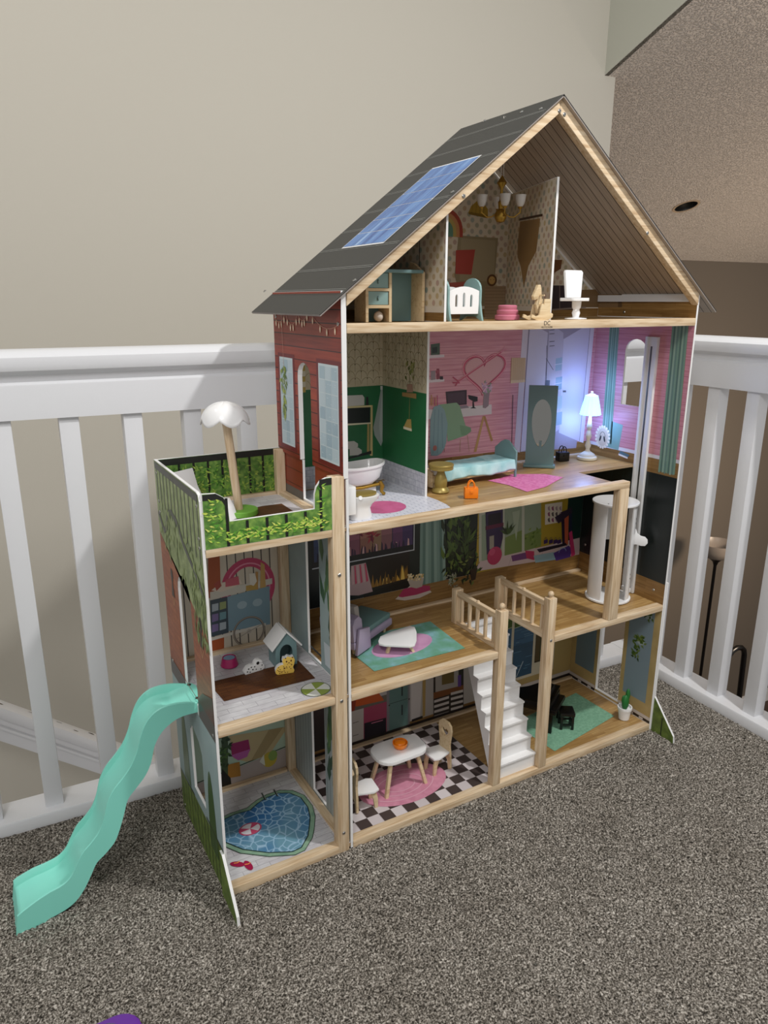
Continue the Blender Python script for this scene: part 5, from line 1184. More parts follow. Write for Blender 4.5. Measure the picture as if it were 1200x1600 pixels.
# --- kitchen table with bowl and two chairs
tb = thing('toy_table', 'small white-topped toy dining table on the pink rug', 'table', (.1665, .108, F0), .02); tb.scale = (1.03, 1.03, 1.27)
g = G('white_gloss'); g.prism([(a, b, .058) for a, b in rounded(.112, .072, .028)], (0, 0, .006), bev=.0012); g.obj('tabletop', tb)
for sx in (-1, 1):
    for sy in (-1, 1):
        t = Vector((sx*.030, sy*.020, .058)); b_ = Vector((sx*.046, sy*.030, 0)); g = G('birch')
        g.prism([(b_.x-.0035, b_.y-.0035, 0), (b_.x+.0035, b_.y-.0035, 0), (b_.x+.0035, b_.y+.0035, 0), (b_.x-.0035, b_.y+.0035, 0)], t-b_, bev=.0008); g.obj('leg', tb)
        for v in ():
            pass
bw = thing('toy_bowl', 'shiny orange toy bowl on the white table', 'bowl', (.170, .108, F0+.0642*1.27))
G('orange_clear').lathe([(.007, 0), (.012, .002), (.0155, .008), (.0158, .013), (.0145, .0135), (.013, .009), (.006, .004), (.0001, .0035)], seg=28).obj('bowl', bw)
G('orange').ell((0, 0, .0115), .0125, .0125, .0055).obj('filling', bw)
def toy_chair(loc, rz, label):
    c = thing('toy_chair', label, 'chair', loc, rz, 'toy dining chairs at the white table'); c.scale = (1.22, 1.22, 1.14)
    # seat faces +x ; back at -x
    g = G('white_gloss'); g.prism([(-.017, -.014, .034), (.009, -.019, .034), (.019, -.015, .034), (.019, .015, .034), (.009, .019, .034), (-.017, .014, .034)], (0, 0, .004), bev=.0008); g.obj('seat', c)
    out = [(-.011, 0), (-.0165, .002), (-.015, .03), (-.0125, .05), (-.0165, .080), (-.0145, .090), (-.008, .096), (.008, .096), (.0145, .090), (.0165, .080), (.0125, .05), (.015, .03), (.0165, .002), (.011, 0), (.008, .018), (0, .024), (-.008, .018)]
    hrt = [(16*math.sin(t)**3*.00058, .074+(13*math.cos(t)-5*math.cos(2*t)-2*math.cos(3*t)-math.cos(4*t))*.00062) for t in [2*PI*i/20 for i in range(20)]]
    g = G('birch'); g.holed([(-.021, a, b) for a, b in out], [[(-.021, a, b) for a, b in hrt]], (.004, 0, 0)); g.obj('backrest', c, smooth=False)
    for sy in (-1, 1):
        g = G('birch'); g.prism([(.014, sy*.012-.002, .034), (.004, sy*.012-.002, .034), (.010, sy*.012-.002, .018), (.012, sy*.012-.002, 0), (.018, sy*.012-.002, 0), (.0175, sy*.012-.002, .02)], (0, .004, 0), bev=.0004); g.obj('leg', c)
    return c
toy_chair((.2605, .106, F0), PI+.12, 'toy dining chair right of the white table, heart cut in its back')
toy_chair((.0715, .079, F0), -.10, 'toy dining chair left of the white table, half hidden by the panel')
# --- piano room
pn = thing('toy_grand_piano', 'glossy black toy grand piano on the green rug', 'piano', (.5865, .127, F0), math.radians(-148))
# local x along keyboard (from near end to far end is +x) ; body extends to +y ... keyboard edge at y=-.012
out = [(-.043, -.018), (.043, -.018), (.043, .045), (.040, .070), (.028, .088), (.012, .086), (.002, .070), (-.012, .050), (-.034, .034), (-.043, .02)]
out = [(-.043, .018), (.043, .018), (.043, -.045), (.040, -.070), (.028, -.084), (.012, -.082), (.002, -.066), (-.012, -.048), (-.034, -.032), (-.043, -.02)]
g = G('black_plastic'); g.prism([(a, b, .052) for a, b in out], (0, 0, .020), bev=.0008); g.obj('case', pn)
g = G('black_plastic'); g.box((-.043, .016, .050), (.043, .032, .0565), 0, .0008); g.obj('keybed', pn)
G('black_plastic').box((-.041, .017, .0560), (.041, .0315, .0610), 0, .001).obj('key_cover', pn)
for a, b in ((-.036, .020), (.036, .020), (.029, -.052)):
    g = G('black_plastic'); g.prism([(a-.004, b-.004, 0), (a+.004, b-.004, 0), (a+.004, b+.004, 0), (a-.004, b+.004, 0)], (0, 0, .053), bev=.0006); g.obj('leg', pn)
g = G('black_plastic'); ca, sa = math.cos(-.10), math.sin(-.10)
g.prism([(.043+(a-.043)*ca, b*1.0, .0725+(a-.043)*sa) for a, b in out], (-sa*.002, 0, ca*.002)); lid = g.obj('lid', pn)
g = G('black_plastic'); g.prism([(-.034, -.012, .071), (-.031, -.012, .071), (-.032, -.012, .080), (-.035, -.012, .080)], (0, .003, 0)); g.obj('lid_prop', pn)
g = G('black_plastic'); g.prism([(-.028, .010, .0750), (.028, .010, .0710), (.028, .006, .088), (-.028, .006, .091)], (0, .0015, 0)); g.obj('music_stand', pn)
ps = thing('toy_piano_stool', 'black toy piano stool beside the piano', 'stool', (.617, .093, F0), math.radians(-32)); ps.scale = (1.08, 1.08, 1.2)
g = G('black_plastic'); g.box((-.016, -.0165, .029), (.016, .0165, .037), 0, .0015); g.obj('seat', ps)
for sx in (-1, 1):
    for sy in (-1, 1): G('black_plastic').box((sx*.012-.0025, sy*.0125-.0025, 0), (sx*.012+.0025, sy*.0125+.0025, .0295), 0, .0004).obj('leg', ps)
    G('black_plastic').box((sx*.012-.0015, -.011, .010), (sx*.012+.0015, .011, .014)).obj('stretcher', ps)
for sy in (-1, 1): G('black_plastic').box((-.011, sy*.0125-.0015, .008), (.011, sy*.0125+.0015, .012)).obj('stretcher', ps)
pc = thing('potted_cactus', 'green toy cactus in white pot by the right doorway', 'plant', (.763, .0490, F0))
G('white_gloss').lathe([(.0115, 0), (.0125, .001), (.0155, .026), (.0172, .0268), (.0172, .0325), (.0145, .0325), (.0140, .026), (.0001, .026)], seg=28).obj('pot', pc)
g = G('cactus'); g.ell((0, 0, .043), .0095, .0075, .020); g.ell((.006, 0, .062), .0055, .005, .016); g.ell((-.004, .003, .050), .005, .004, .012); g.obj('cactus', pc)
# --- living room: coffee table, chaise sofa
ct = thing('toy_coffee_table', 'low white rounded-triangle toy coffee table on the teal rug', 'table', (.172, .106, F1))
tri = [at(u, v, 2, F1+.021) for u, v in ((591, 1002), (594, 995), (612, 987), (632, 981), (640, 978), (648, 980), (651, 988), (651, 1001), (648, 1008), (640, 1010), (600, 1008), (592, 1006))]
g = G('white_gloss'); g.prism([(q.x-.172, q.y-.106, .0175) for q in tri], (0, 0, .0045), bev=.0012); g.obj('tabletop', ct)
for tx_, ty_, bx, by in ((-.026, .003, -.034, .000), (.004, -.012, .013, -.020), (.026, .020, .034, .026)):
    g = G('birch'); d_ = Vector((tx_-bx, ty_-by, .018)); g.prism([(bx-.003, by-.003, 0), (bx+.003, by-.003, 0), (bx+.003, by+.003, 0), (bx-.003, by+.003, 0)], d_, bev=.0006); g.obj('leg', ct)
sf = thing('toy_chaise_sofa', 'lilac toy chaise sofa with teal seat pad at the left panel', 'sofa', (.1150, .188, F1), math.radians(29)); sf.scale = (1.18, 1.12, 1.22)
# local: x along the length, y across
g = G('lilac'); g.box((-.060, -.036, .012), (.060, .036, .024), 0, .002); g.obj('frame', sf)
g = G('sofa_teal'); g.box((-.030, -.033, .0242), (.059, .033, .034), 0, .003); g.obj('seat_pad', sf)
g = G('lilac'); g.prism([(-.060, -.0355, .024), (-.030, -.0355, .024), (-.036, -.0355, .058), (-.044, -.0355, .066), (-.058, -.0355, .064), (-.063, -.0355, .054)], (0, .071, 0), 0, .003); g.obj('backrest', sf)
g = G('grey_cushion'); g.prism([(-.038, -.026, .040), (-.024, -.026, .036), (-.030, -.026, .078), (-.046, -.026, .080)], (0, .052, 0), 0, .006); g.obj('cushion', sf)
g = G('lilac'); g.prism([(-.060, -.042, .004), (-.018, -.042, .004), (-.022, -.042, .040), (-.052, -.042, .046)], (0, .0055, 0), 0, .001); g.obj('armrest', sf)
for a, b in ((.048, -.026), (.048, .026), (-.048, .026), (-.048, -.026)): G('birch').lathe([(.0025, 0), (.0045, .0125)], (a, b, 0), 10).obj('leg', sf)
# --- bathroom: tub, toilet
bt = thing('toy_bathtub', 'white toy bathtub on a gold stand with claw feet', 'bathtub', (.109, .172, F2), .10); bt.scale = (.86, .88, .76)
seg = 40; rows = []
for r, z, in ((.30, .030), (.62, .032), (.86, .046), (.95, .066), (.985, .0725), (1.04, .0735), (1.06, .076), (1.05, .080), (.99, .0805), (.93, .076), (.86, .056), (.6, .040), (.2, .037)):
    rows.append([(.064*r*math.copysign(abs(math.cos(t))**.75, math.cos(t))*(1.0), .034*r*math.copysign(abs(math.sin(t))**.8, math.sin(t)), z+(.006*math.cos(t)**2 if z > .07 else 0)) for t in [2*PI*k/seg for k in range(seg)]])
g = G('white_gloss'); g.grid(rows, closed=True); g.bm.faces.new([v for v in [g.bm.verts.new(q) for q in rows[0]]][::-1]); g.bm.faces.new([g.bm.verts.new(q) for q in rows[-1]]); bmesh.ops.remove_doubles(g.bm, verts=g.bm.verts[:], dist=.00001); g.obj('tub', bt)
g = G('gold')
for sy in (-1, 1): g.tube([(-.046, sy*.020, .029), (0, sy*.022, .0265), (.046, sy*.020, .029)], .0042, 10)
for sx in (-1, 1): g.tube([(sx*.044, -.020, .028), (sx*.044, .020, .028)], .004, 8)
o = g.obj('stand', bt); o['kind'] = 'stuff'
for sx in (-1, 1):
    for sy in (-1, 1): G('gold').tube([(sx*.046, sy*.021, .036), (sx*.051, sy*.024, .024), (sx*.049, sy*.023, .010), (sx*.054, sy*.026, .004), (sx*.056, sy*.027, .003)], [.0045, .0055, .0038, .0045, .003], 12).obj('claw_foot', bt)
G('white_gloss').box((-.040, -.018, .004), (.040, .018, .024), 0, .004).obj('base_block', bt)
tl = thing('toy_toilet', 'white toy toilet with a gold lid at the bathroom front', 'toilet', (.046, .040, F2), 0)
rows = []
for sx, sy, ox, z in ((.020, .014, .0, 0), (.021, .015, 0, .003), (.0175, .013, .0, .018), (.020, .016, .002, .026), (.026, .020, .006, .034), (.027, .021, .007, .040), (.024, .018, .006, .0405)):
    rows.append([(ox+sx*math.copysign(abs(math.cos(t))**.8, math.cos(t)), sy*math.copysign(abs(math.sin(t))**.85, math.sin(t)), z) for t in [2*PI*k/32 for k in range(32)]])
g = G('white_gloss'); g.grid(rows, closed=True); g.bm.faces.new([g.bm.verts.new(q) for q in rows[-1]]); g.bm.faces.new([g.bm.verts.new(q) for q in rows[0]][::-1]); bmesh.ops.remove_doubles(g.bm, verts=g.bm.verts[:], dist=.00001); g.obj('bowl', tl)
g = G('gold_paint'); g.prism([(.0065+.0235*math.cos(t), .0175*math.sin(t), .041) for t in [2*PI*k/30 for k in range(30)]], (0, 0, .0035), bev=.0008); g.obj('lid', tl)
g = G('white_gloss'); g.box((-.036, -.021, .014), (-.018, .021, .062), 0, .002); g.obj('cistern', tl)
g = G('white_gloss'); g.lathe([(.0035, 0), (.0035, .002), (.0015, .002)], (-.010, -.019, .041), 14, axis=(0, -1, .3)); g.obj('hinge', tl)
# --- bedroom: bed, side table, handbags, mirror, lamp
bd = thing('toy_bed', 'toy bed with teal headboard and pale teal blanket', 'bed', (.366, .179, F2), math.radians(2))
g = G('mint_dark'); hb = [(-.034, 0), (-.030, 0), (-.030, .010), (.030, .010), (.030, 0), (.034, 0), (.034, .054), (.028, .058), (.016, .068), (.004, .074), (-.006, .074), (-.016, .068), (-.028, .058), (-.034, .054)]
g.prism([(.104, a, b) for a, b in hb], (.0045, 0, 0), 0, .0006); g.obj('headboard', bd)
g = G('birch'); g.box((-.105, -.032, .012), (.104, .032, .027), 0, .001); g.obj('frame', bd)
g = G('white_paint'); g.box((-.103, -.031, .027), (.103, .031, .035), 0, .003); g.obj('mattress', bd)
g = G('birch'); g.prism([(-.1095, a, b) for a, b in ((-.033, .004), (.033, .004), (.033, .034), (.016, .040), (-.016, .040), (-.033, .034))], (.0045, 0, 0), 0, .0008); g.obj('footboard', bd)
for a, b in ((-.098, -.028), (-.098, .028)): G('birch').box((a-.003, b-.003, 0), (a+.003, b+.003, .0125)).obj('leg', bd)
rows = []; nu, nv = 60, 40
for i in range(nu+1):
    a = -.070+.1735*i/nu; row = []
    for j in range(nv+1):
        f = j/nv*2-1; ay = abs(f); zz = noise.noise(Vector((a*28, f*1.3, 2.2)))*.0022+noise.noise(Vector((a*70, f*2.6, 7)))*.0009
        if ay < .66: y = f/.66*.0325; z = .0368+zz
        else:
            q_ = (ay-.66)/.34; y = math.copysign(.0325+.0028*math.sin(q_*1.5)+(.0016*math.sin(a*190+(f > 0)))*q_, f); z = .0368-q_*(.022+.0022*math.sin(a*60+f))+zz*(1-q_)
        row.append((a+(.004*math.sin(f*2.2+.5) if i == 0 else 0)*1.0-(.012*max(0, -f)*(1-i/nu)), y, z))
    rows.append(row)
g = G('blanket'); g.grid(rows); o = g.obj('blanket', bd, label='pale teal satin blanket'); sm = o.modifiers.new('s', 'SOLIDIFY'); sm.thickness = .0012; sm.offset = 1
st = thing('toy_side_table', 'round gold-brown pedestal toy side table at the foot of the bed', 'table', (.2655, .122, F2))
G('gold_paint').lathe([(.0165, 0), (.0175, .002), (.016, .006), (.0115, .010), (.0125, .018), (.0125, .024), (.009, .034), (.007, .040), (.009, .045), (.0235, .0455), (.0240, .0475), (.0235, .0505)], seg=32).obj('pedestal', st)
G('gold_paint').lathe([(.0235, .0505), (.0245, .0515), (.0245, .0545), (.0235, .0555)], seg=36).obj('tabletop', st)
def handbag(name, label, loc, rz, m, s=1.0):
    h_ = thing(name, label, 'handbag', loc, rz)
    g = G(m); g.prism([(-.012*s, -.0085*s, 0), (.012*s, -.0085*s, 0), (.012*s, .0085*s, 0), (-.012*s, .0085*s, 0)], (0, 0, .019*s), 0, .0012*s); g.obj('bag', h_)
    for y in (-.006*s, .006*s): G(m).tube([(-.006*s, y, .0185*s)]+[(-.006*s*math.cos(t), y*.8, .020*s+.011*s*math.sin(t)) for t in [PI*i/8 for i in range(9)]]+[(.006*s, y, .0185*s)], .0011*s, 8).obj('handle', h_)
    G(m).box((-.003*s, -.0098*s, .010*s), (.003*s, -.0082*s, .015*s), 0, .0005).obj('clasp', h_)
    return h_
handbag('toy_handbag', 'bright orange toy handbag on the bedroom floor front', (.291, .058, F2), math.radians(-28), 'orange', 1.05)
handbag('toy_handbag', 'small black toy handbag beside the teal mirror', (.672, .223, F2), math.radians(-10), 'black_plastic', 1.1)
mr = thing('toy_standing_mirror', 'teal standing toy mirror with pointed oval glass', 'mirror', (.580, .198, F2), math.radians(-42)); mr.scale = (.95, 1, 1.06)
hw = .0325
ovl = [(-.024, .085), (-.0205, .070), (-.012, .052), (0, .040), (.012, .052), (.0205, .070), (.024, .085), (.0235, .105), (.018, .125), (.010, .137), (0, .141), (-.010, .137), (-.018, .125), (-.0235, .105)]
ovl = [(.022*math.sin(t)*(1-.12*math.cos(t)), .092-.050*math.cos(t) if True else 0) for t in [2*PI*i/28 for i in range(28)]]
g = G('teal_grey'); g.holed([(a, -.003, b) for a, b in ((-hw, .004), (hw, .004), (hw, .170), (-hw, .170))], [[(a, -.003, b) for a, b in ovl]], (0, .005, 0)); g.obj('frame', mr, smooth=False)
g = G('mirror_glass'); g.poly([(a*1.03, .0005, .092+(b-.092)*1.03) for a, b in ovl]); g.obj('mirror_glass', mr, smooth=False)
g = G('teal_grey'); g.box((-hw-.004, -.010, 0), (hw+.004, .012, .0055), 0, .0012); g.obj('base', mr)
g = G('teal_grey'); g.prism([(-.003, .002, .0055), (.003, .002, .0055), (.003, .011, .0055), (-.003, .011, .0055)], (0, -.006, .05)); g.obj('brace', mr)
lp_ = thing('toy_table_lamp', 'cream toy lamp with glowing blue-white pleated shade', 'lamp', (.736, .209, F2)); lp_.scale = (.88, .88, 1.0)
lm = 'lamp_cream'; mat(lm, '#d8d2c0', .4)
G(lm).lathe([(.0255, 0), (.0265, .003), (.0255, .006), (.021, .0075), (.019, .012), (.014, .015), (.007, .019), (.005, .024)], seg=28).obj('base', lp_)
G(lm).lathe([(.005, .024), (.008, .032), (.0055, .040), (.0045, .046), (.0080, .054), (.0060, .062), (.0042, .068), (.0075, .076), (.0052, .085), (.0042, .096), (.0035, .110)], seg=20).obj('stem', lp_)
rows = []
for r, z in ((.0255, .104), (.0262, .1055), (.0215, .125), (.0155, .146), (.0152, .148)):
    rows.append([((r+(.0011 if k % 4 < 2 else -.0006))*math.cos(2*PI*k/56), (r+(.0011 if k % 4 < 2 else -.0006))*math.sin(2*PI*k/56), z) for k in range(56)])
g = G('lamp_shade'); g.grid(rows, closed=True); g.obj('lamp_shade', lp_)
G(lm).lathe([(.0155, .148), (.008, .151), (.003, .153), (.0035, .156), (.0001, .158)], seg=20).obj('finial', lp_)
ll = bpy.data.lights.new('toy_lamp_light', 'POINT'); ll.energy = .36; ll.color = (.28, .42, 1.0); ll.shadow_soft_size = .014
lo = bpy.data.objects.new('toy_lamp_light', ll); COL.objects.link(lo); lo.location = (.736, .2085, F2+.100)
ll = bpy.data.lights.new('toy_lamp_bulb', 'POINT'); ll.energy = .2; ll.color = (.30, .45, 1.0); ll.shadow_soft_size = .01
lo = bpy.data.objects.new('toy_lamp_bulb', ll); COL.objects.link(lo); lo.location = (.736, .2085, F2+.166)
# --- attic
dk = thing('toy_desk', 'mint toy desk with drawers in the left attic', 'desk', (.140, .095, F3))
g = G('birch')
g.box((-.062, -.020, 0), (-.057, .020, .078)); g.box((-.018, -.020, 0), (-.013, .020, .078)); g.box((-.057, -.020, .022), (-.018, .020, .027)); g.box((-.057, -.020, .049), (-.018, .020, .0535))
o = g.obj('drawer_case', dk, smooth=False)
G('birch').prism([(.047, -.020, 0), (.047, .022, 0), (.047, .022, .098), (.047, .010, .096), (.047, -.008, .086), (.047, -.020, .080)], (.005, 0, 0), bev=.0006).obj('side_panel', dk)
G('mint_dark').box((-.066, -.024, .078), (.0465, .022, .0835), 0, .001).obj('desktop', dk)
for z in (.0275, .054):
    d_ = G('mint').box((-.0562, -.0185, z), (-.0188, -.015, z+.021 if z < .05 else z+.0235), 0, .0006).obj('drawer', dk)
    G('teal_grey').tube([(-.038, -.0185, z+.007), (-.0395, -.0205, z+.010), (-.038, -.0185, z+.0135)], .001, 6).obj('knob', d_)
G('mint_dark').box((-.013, .016, 0), (.047, .019, .078)).obj('back_panel', dk); G('mint_dark').box((-.057, .016, 0), (-.018, .019, .022)).obj('back_panel', dk)
G('lamp_bowl').ell((-.030, -.005, .0085), .008, .008, .0085).obj('ball', dk)
cr = thing('toy_cradle', 'white toy cradle with rounded mint end board', 'cradle', (.258, .074, F3), math.radians(6))
def slot(cx_, w_, z0, z1): return [(cx_-w_, z0), (cx_+w_, z0)]+[(cx_+w_*math.cos(t), z1+w_*math.sin(t)*1.6) for t in [PI*i/6 for i in range(7)]]
side = [(-.036, .012), (.032, .012)]+[(.034-.070*i/8, .050+.0075*math.sin(PI*i/8)) for i in range(9)]
for yy_, nm_ in ((-.021, 'side_panel'), (.018, 'side_panel')):
    g = G('white_gloss'); g.holed([(a, yy_, b) for a, b in side], [[(a, yy_, b) for a, b in slot(c_, .0028, .024, .040+(.003 if c_ == -.002 else 0))] for c_ in (-.019, -.002, .015)], (0, .003, 0)); g.obj(nm_, cr, smooth=False)
G('mint').box((-.034, -.018, .012), (.032, .018, .0155)).obj('cradle_floor', cr)
for x_ in (.033, -.040):
    eb_ = [(-.030, 0), (-.026, -.0), (-.012, .007), (.012, .007), (.026, 0), (.030, 0), (.026, .014), (.023, .03), (.023, .050)]+[(.023*math.cos(t), .052+.020*math.sin(t)) for t in [PI*i/10 for i in range(11)]]+[(-.023, .03), (-.026, .014)]
    g = G('mint'); g.prism([(x_, a, max(b, 0)) for a, b in eb_], (.004, 0, 0), 0, .0004); g.obj('end_board', cr)
hs = thing('toy_rocking_horse', 'pale wooden toy rocking horse at the attic front edge', 'rocking horse', (.4050, .028, F3), math.radians(8)); hs.scale = (.86, 1, .93)
hd = [(-.006, .013), (-.012, .030), (-.008, .040), (-.019, .038), (-.022, .045), (-.014, .057), (-.009, .066), (-.002, .066), (.001, .058), (.003, .044), (.006, .036), (.004, .020)]
g = G('birch'); g.prism([(a, -.003, b) for a, b in hd], (0, .006, 0), 0, .0006); g.obj('head', hs)
for y in (-.011, .008):
    rk_ = [(-.034, .010), (-.036, .005), (-.022, .001), (0, 0), (.018, .001), (.030, .006), (.032, .010), (.028, .013), (.022, .011), (.020, .034), (.000, .034), (.004, .012), (-.004, .007), (-.010, .010), (-.007, .028), (-.014, .028), (-.020, .008)]
    rk_ = [(-.034, .012), (-.036, .006), (-.020, .0012), (0, 0), (.018, .0012), (.030, .006), (.031, .012), (.026, .014), (.022, .012), (.022, .040), (.003, .040), (.002, .030), (-.006, .030), (-.012, .010), (-.022, .008), (-.029, .011)]
    g = G('birch'); g.prism([(a, y, b) for a, b in rk_], (0, .003, 0), 0, .0004); g.obj('rocker', hs)
g = G('birch'); g.box((-.004, -.009, .026), (.020, .009, .031), 0, .001); g.obj('seat', hs); g = G('birch'); g.box((-.005, -.014, .045), (-.002, .014, .048), 0, .0005); g.obj('handlebar', hs)
cs = thing('toy_swivel_chair', 'white toy swivel chair beside the slanting attic divider', 'chair', (.526, .060, F3), math.radians(0))
g = G('white_gloss', 'black_plastic'); g.lathe([(.020, 0), (.021, .001), (.020, .0025), (.006, .004)], seg=28); g.obj('base', cs)
G('white_gloss').lathe([(.006, .004), (.008, .012), (.006, .018), (.0085, .022), (.009, .033)], seg=20).obj('pedestal', cs)
g = G('white_gloss'); g.prism([(a, b, .0335) for a, b in rounded(.046, .040, .008, cx=-.006)], (0, 0, .006), bev=.0012); g.obj('seat', cs)
g = G('white_gloss'); g.prism([(-.020, .006, .040), (.016, .006, .040), (.024, .013, .086), (.021, .014, .090), (-.018, .014, .090), (-.021, .013, .086)], (0, .006, 0), 0, .001); g.obj('backrest', cs)
pk = thing('toy_pouf', 'two-tier pink round toy pouf beside the cradle', 'pouf', (.374, .078, F3))
G('pink_toy').lathe([(.0215, 0), (.0225, .001), (.0225, .008), (.021, .0095), (.0185, .0095), (.0195, .011), (.0195, .017), (.018, .0185)], seg=30).obj('body', pk)
G('pink_toy').lathe([(.0165, .0185), (.0172, .0195), (.0172, .025), (.015, .0265), (.0001, .027)], seg=30).obj('cushion', pk)
# chandelier hanging from the ridge
cz = pt = None
ch = thing('toy_chandelier', 'gold toy chandelier with frosted glass shades hanging from the roof ridge', 'chandelier', (.386, .125, 0))
zc = 1.122
G('gold').lathe([(.0001, zc-.006), (.007, zc-.004), (.0105, zc+.002), (.0115, zc+.008), (.0085, zc+.0155), (.0045, zc+.018), (.0055, zc+.030), (.0035, zc+.032), (.0025, zc+.052), (.008, zc+.060), (.009, zc+.062), (.005, zc+.068), (.0015, zc+.074)], seg=24).obj('body', ch)
for k, a in enumerate((math.radians(-32), math.radians(150), math.radians(262), math.radians(60))):
    ca, sa = math.cos(a), math.sin(a); rr = .035 if k != 2 else .014
    arm = G('gold').tube([(ca*.006, sa*.006, zc+.012), (ca*.016, sa*.016, zc+.005), (ca*.028*rr/.040, sa*.028*rr/.040, zc+.004), (ca*rr, sa*rr, zc+.012), (ca*rr, sa*rr, zc+.020)], .0012, 8).obj('arm', ch)
    G('gold').lathe([(.003, zc+.018), (.0045, zc+.021), (.003, zc+.023)], (ca*rr, sa*rr, 0), 12).obj('shade_cup', arm)
    G('glass_shade').lathe([(.003, zc+.021), (.0065, zc+.025), (.0088, zc+.032), (.0100, zc+.042), (.0094, zc+.042), (.0082, zc+.032), (.0055, zc+.026)], (ca*rr, sa*rr, 0), 24, cap=False).obj('glass_shade', arm)
for dx in (-.003, .003): G('string').tube([(dx, 0, zc+.070), (dx*.6, 0, 1.2925-.0)], .0006, 6).obj('string', ch)
# --- annex
um = thing('toy_parasol', 'white scalloped toy parasol on wooden pole and green base', 'parasol', (-.1235, .157, B2))
G('green_base').lathe([(.0275, 0), (.0285, .001), (.0285, .0085), (.0275, .0095)], seg=36).obj('base', um)
G('pine_z').tube([(-.004, 0, .009), (-.018, 0, .166)], .0070, 18).obj('pole', um)
rows = []; N = 48; np_ = 6
for i in range(15):
    f = i/14; row = []
    for k in range(N):
        t = 2*PI*k/N; lobe = abs(math.sin(np_*t/2)); th = f*1.42
        r = .0405*math.sin(th)*(1-.05*(1-lobe)*f); z = .0300*math.cos(th)+.154
        z -= .012*f**3*lobe; z += -.0012*(1-lobe**.4)*min(1, f*4)
        row.append((r*math.cos(t)-.0195, r*math.sin(t), z+.010))
    rows.append(row)
g = G('white_gloss'); g.grid(rows, closed=True); bmesh.ops.remove_doubles(g.bm, verts=g.bm.verts[:], dist=.00002); o = g.obj('canopy', um); sm = o.modifiers.new('s', 'SOLIDIFY'); sm.thickness = .0012
lc = thing('toy_sun_lounger', 'white curved toy sun lounger on the annex deck', 'lounger', (-.182, .176, B2), math.radians(-62)); lc.scale = (.98, 1, 1.12)
prof_ = [(-.058, .062), (-.055, .064), (-.052, .056), (-.040, .032), (-.026, .018), (-.010, .014), (.010, .017), (.026, .021), (.040, .017), (.052, .002), (.055, .0), (.051, .0), (.038, .0135), (.026, .0175), (.010, .0135), (-.010, .0105), (-.028, .0145), (-.043, .029)]
prof_ = [(-.050, .066), (-.046, .067), (-.036, .040), (-.024, .022), (-.008, .015), (.012, .020), (.030, .030), (.040, .030), (.050, .018), (.058, .0), (.054, .0), (.047, .015), (.039, .0262), (.030, .0262), (.013, .0165), (-.007, .0115), (-.026, .018), (-.039, .037)]
g = G('white_gloss'); g.prism([(a, -.022, b) for a, b in prof_], (0, .044, 0), 0, .0012); g.obj('seat_shell', lc)
for y in (-.018, .014): G('white_gloss').prism([(-.024, y, .016), (-.016, y, .013), (-.012, y, 0), (-.030, y, 0)], (0, .004, 0)).obj('leg', lc)
kn = thing('toy_kennel', 'small teal toy dog kennel with white pitched roof', 'kennel', (-.0545, .168, B1), math.radians(-2)); kn.scale = (.92, .92, 1.18)
w_, d_, h1, h2 = .0225, .022, .038, .058
g = G('kennel'); fr_ = [(-w_, 0), (w_, 0), (w_, h1), (0, h2), (-w_, h1)]
dh = [(-.0135, .001), (.0135, .001)]+[(.0135*math.cos(t), .024+.0135*math.sin(t)) for t in [PI*i/10 for i in range(11)]]
g.holed([(a, -d_, b) for a, b in fr_], [[(a, -d_, b) for a, b in dh]], (0, .003, 0)); g.obj('front_wall', kn, smooth=False)
g = G('kennel'); g.prism([(a, d_-.003, b) for a, b in fr_], (0, .003, 0)); g.obj('back_wall', kn, smooth=False)
for sx in (-1, 1): G('kennel').box((sx*w_-(.003 if sx > 0 else 0), -d_+.003, 0), (sx*w_+(.003 if sx < 0 else 0), d_-.003, h1)).obj('side_wall', kn, smooth=False)
G('kennel_dark').box((-w_+.003, -d_+.004, .0002), (w_-.003, d_-.003, .0015)).obj('kennel_floor', kn)
for sx in (-1, 1):
    g = G('white_paint'); e_ = Vector((sx*(w_+.0085), 0, h1-.0065)); a_ = Vector((0, 0, h2+.001)); n_ = Vector((sx*(h2-h1), 0, w_)).normalized()
    g.prism([(e_.x, -d_-.006, e_.z), (a_.x, -d_-.006, a_.z), (a_+n_*.003).to_tuple()[:1]+(-d_-.006,)+((a_+n_*.003).z,), ((e_+n_*.003).x, -d_-.006, (e_+n_*.003).z)], (0, 2*d_+.010, 0), 0, .0005); g.obj('roof_board', kn)
def flat_animal(name, label, cat, loc, rz, outline, thick, body, side, spots, sc, extra):
    t = thing(name, label, cat, loc, rz); g = G(body, side)
    g.prism([(a*sc, -thick/2, b*sc) for a, b in outline], (0, thick, 0), 0, .0008, mside=1); o = g.obj('body', t)
    g = G(spots)
    for (a, b, r, r2) in extra: g.poly([(a*sc+r*sc*math.cos(q), -thick/2-.0003, b*sc+r2*sc*math.sin(q)) for q in [2*PI*i/10 for i in range(10)]])
    o2 = g.obj('printed_marks', t, smooth=False); o2['kind'] = 'stuff'; return t
mat('brown_mark', '#6a3d1c', .6); mat('black_mark', '#141414', .5)
cat_o = [(-.5, 0), (.45, 0), (.5, .15), (.42, .35), (.5, .55), (.55, .8), (.45, 1.05), (.3, 1.02), (.12, 1.1), (-.02, 1.0), (-.15, 1.02), (-.2, .8), (-.14, .62), (-.32, .6), (-.5, .5), (-.62, .3), (-.6, .1)]
random.seed(11)
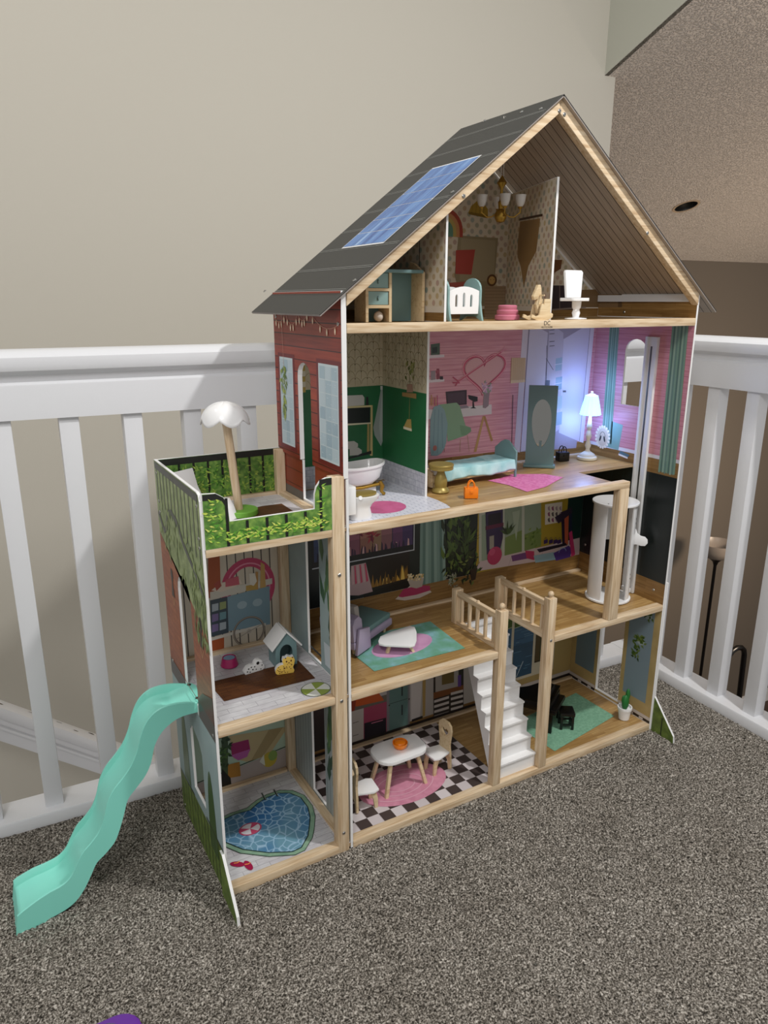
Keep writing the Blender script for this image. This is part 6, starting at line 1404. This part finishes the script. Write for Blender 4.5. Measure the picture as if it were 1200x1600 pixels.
flat_animal('toy_cheetah', 'small yellow spotted cheetah cub toy in front of the kennel', 'toy animal', (-.0665, .126, B1), math.radians(-12), cat_o, .0105, 'yellow_toy', 'white_paint', 'brown_mark', .0315,
            [(random.uniform(-.5, .35), random.uniform(.08, .55), .035, .03) for _ in range(22)]+[(.05, .78, .05, .06), (.32, .80, .05, .06), (.19, .68, .05, .035), (.0, 1.0, .04, .04), (.4, 1.0, .04, .04), (.1, .6, .03, .02), (.3, .6, .03, .02)])
dog_o = [(-.75, 0), (.55, 0), (.7, .12), (.68, .35), (.55, .5), (.52, .72), (.38, .84), (.15, .84), (.0, .72), (-.05, .55), (-.25, .6), (-.55, .52), (-.72, .35), (-.82, .2)]
flat_animal('toy_dalmatian', 'lying white toy puppy with black spots left of the kennel', 'toy animal', (-.1145, .160, B1), math.radians(6), dog_o, .0105, 'white_paint', 'white_paint', 'black_mark', .0270,
            [(-.5, .38, .06, .05), (-.3, .45, .05, .05), (-.2, .25, .06, .05), (-.6, .2, .05, .05), (.05, .2, .05, .04), (.4, .12, .05, .04), (.2, .62, .12, .12), (-.05, .42, .05, .05), (-.4, .12, .05, .04), (.5, .38, .05, .05), (.42, .6, .03, .03)])
dbw = thing('toy_pet_bowl', 'magenta toy pet bowl of pale blue water', 'bowl', (-.147, .205, B1))
G('magenta_toy').lathe([(.0160, 0), (.0165, .001), (.0125, .0165), (.0118, .0165), (.0112, .014), (.0001, .014)], seg=32).obj('dish', dbw); G('water_blue').lathe([(.0110, .0142), (.0108, .0150), (.0001, .0151)], seg=28).obj('water', dbw)
# --- purple toy at the bottom edge of the picture
pu = at(160, 1592, 2, .03)
pt_ = thing('purple_toy_box', 'purple plastic toy with clear bubble lid at the bottom left edge', 'toy', (pu.x-.006, pu.y-.034, -.001), 0); pt_.scale = (.92, .9, .95)
g = G('purple'); g.prism([(a, b, 0) for a, b in rounded(.115, .085, .035)], (0, 0, .026), bev=.008); g.obj('body', pt_)
rows = []
for i in range(9):
    th = PI/2*i/8; rows.append([(.036*math.cos(th)*math.cos(t), .032*math.cos(th)*math.sin(t), .026+.012*math.sin(th)+.0009*math.sin(5*t+i)) for t in [2*PI*k/28 for k in range(28)]])
g = G('clear_plastic'); g.grid(rows, closed=True); g.obj('bubble_lid', pt_)
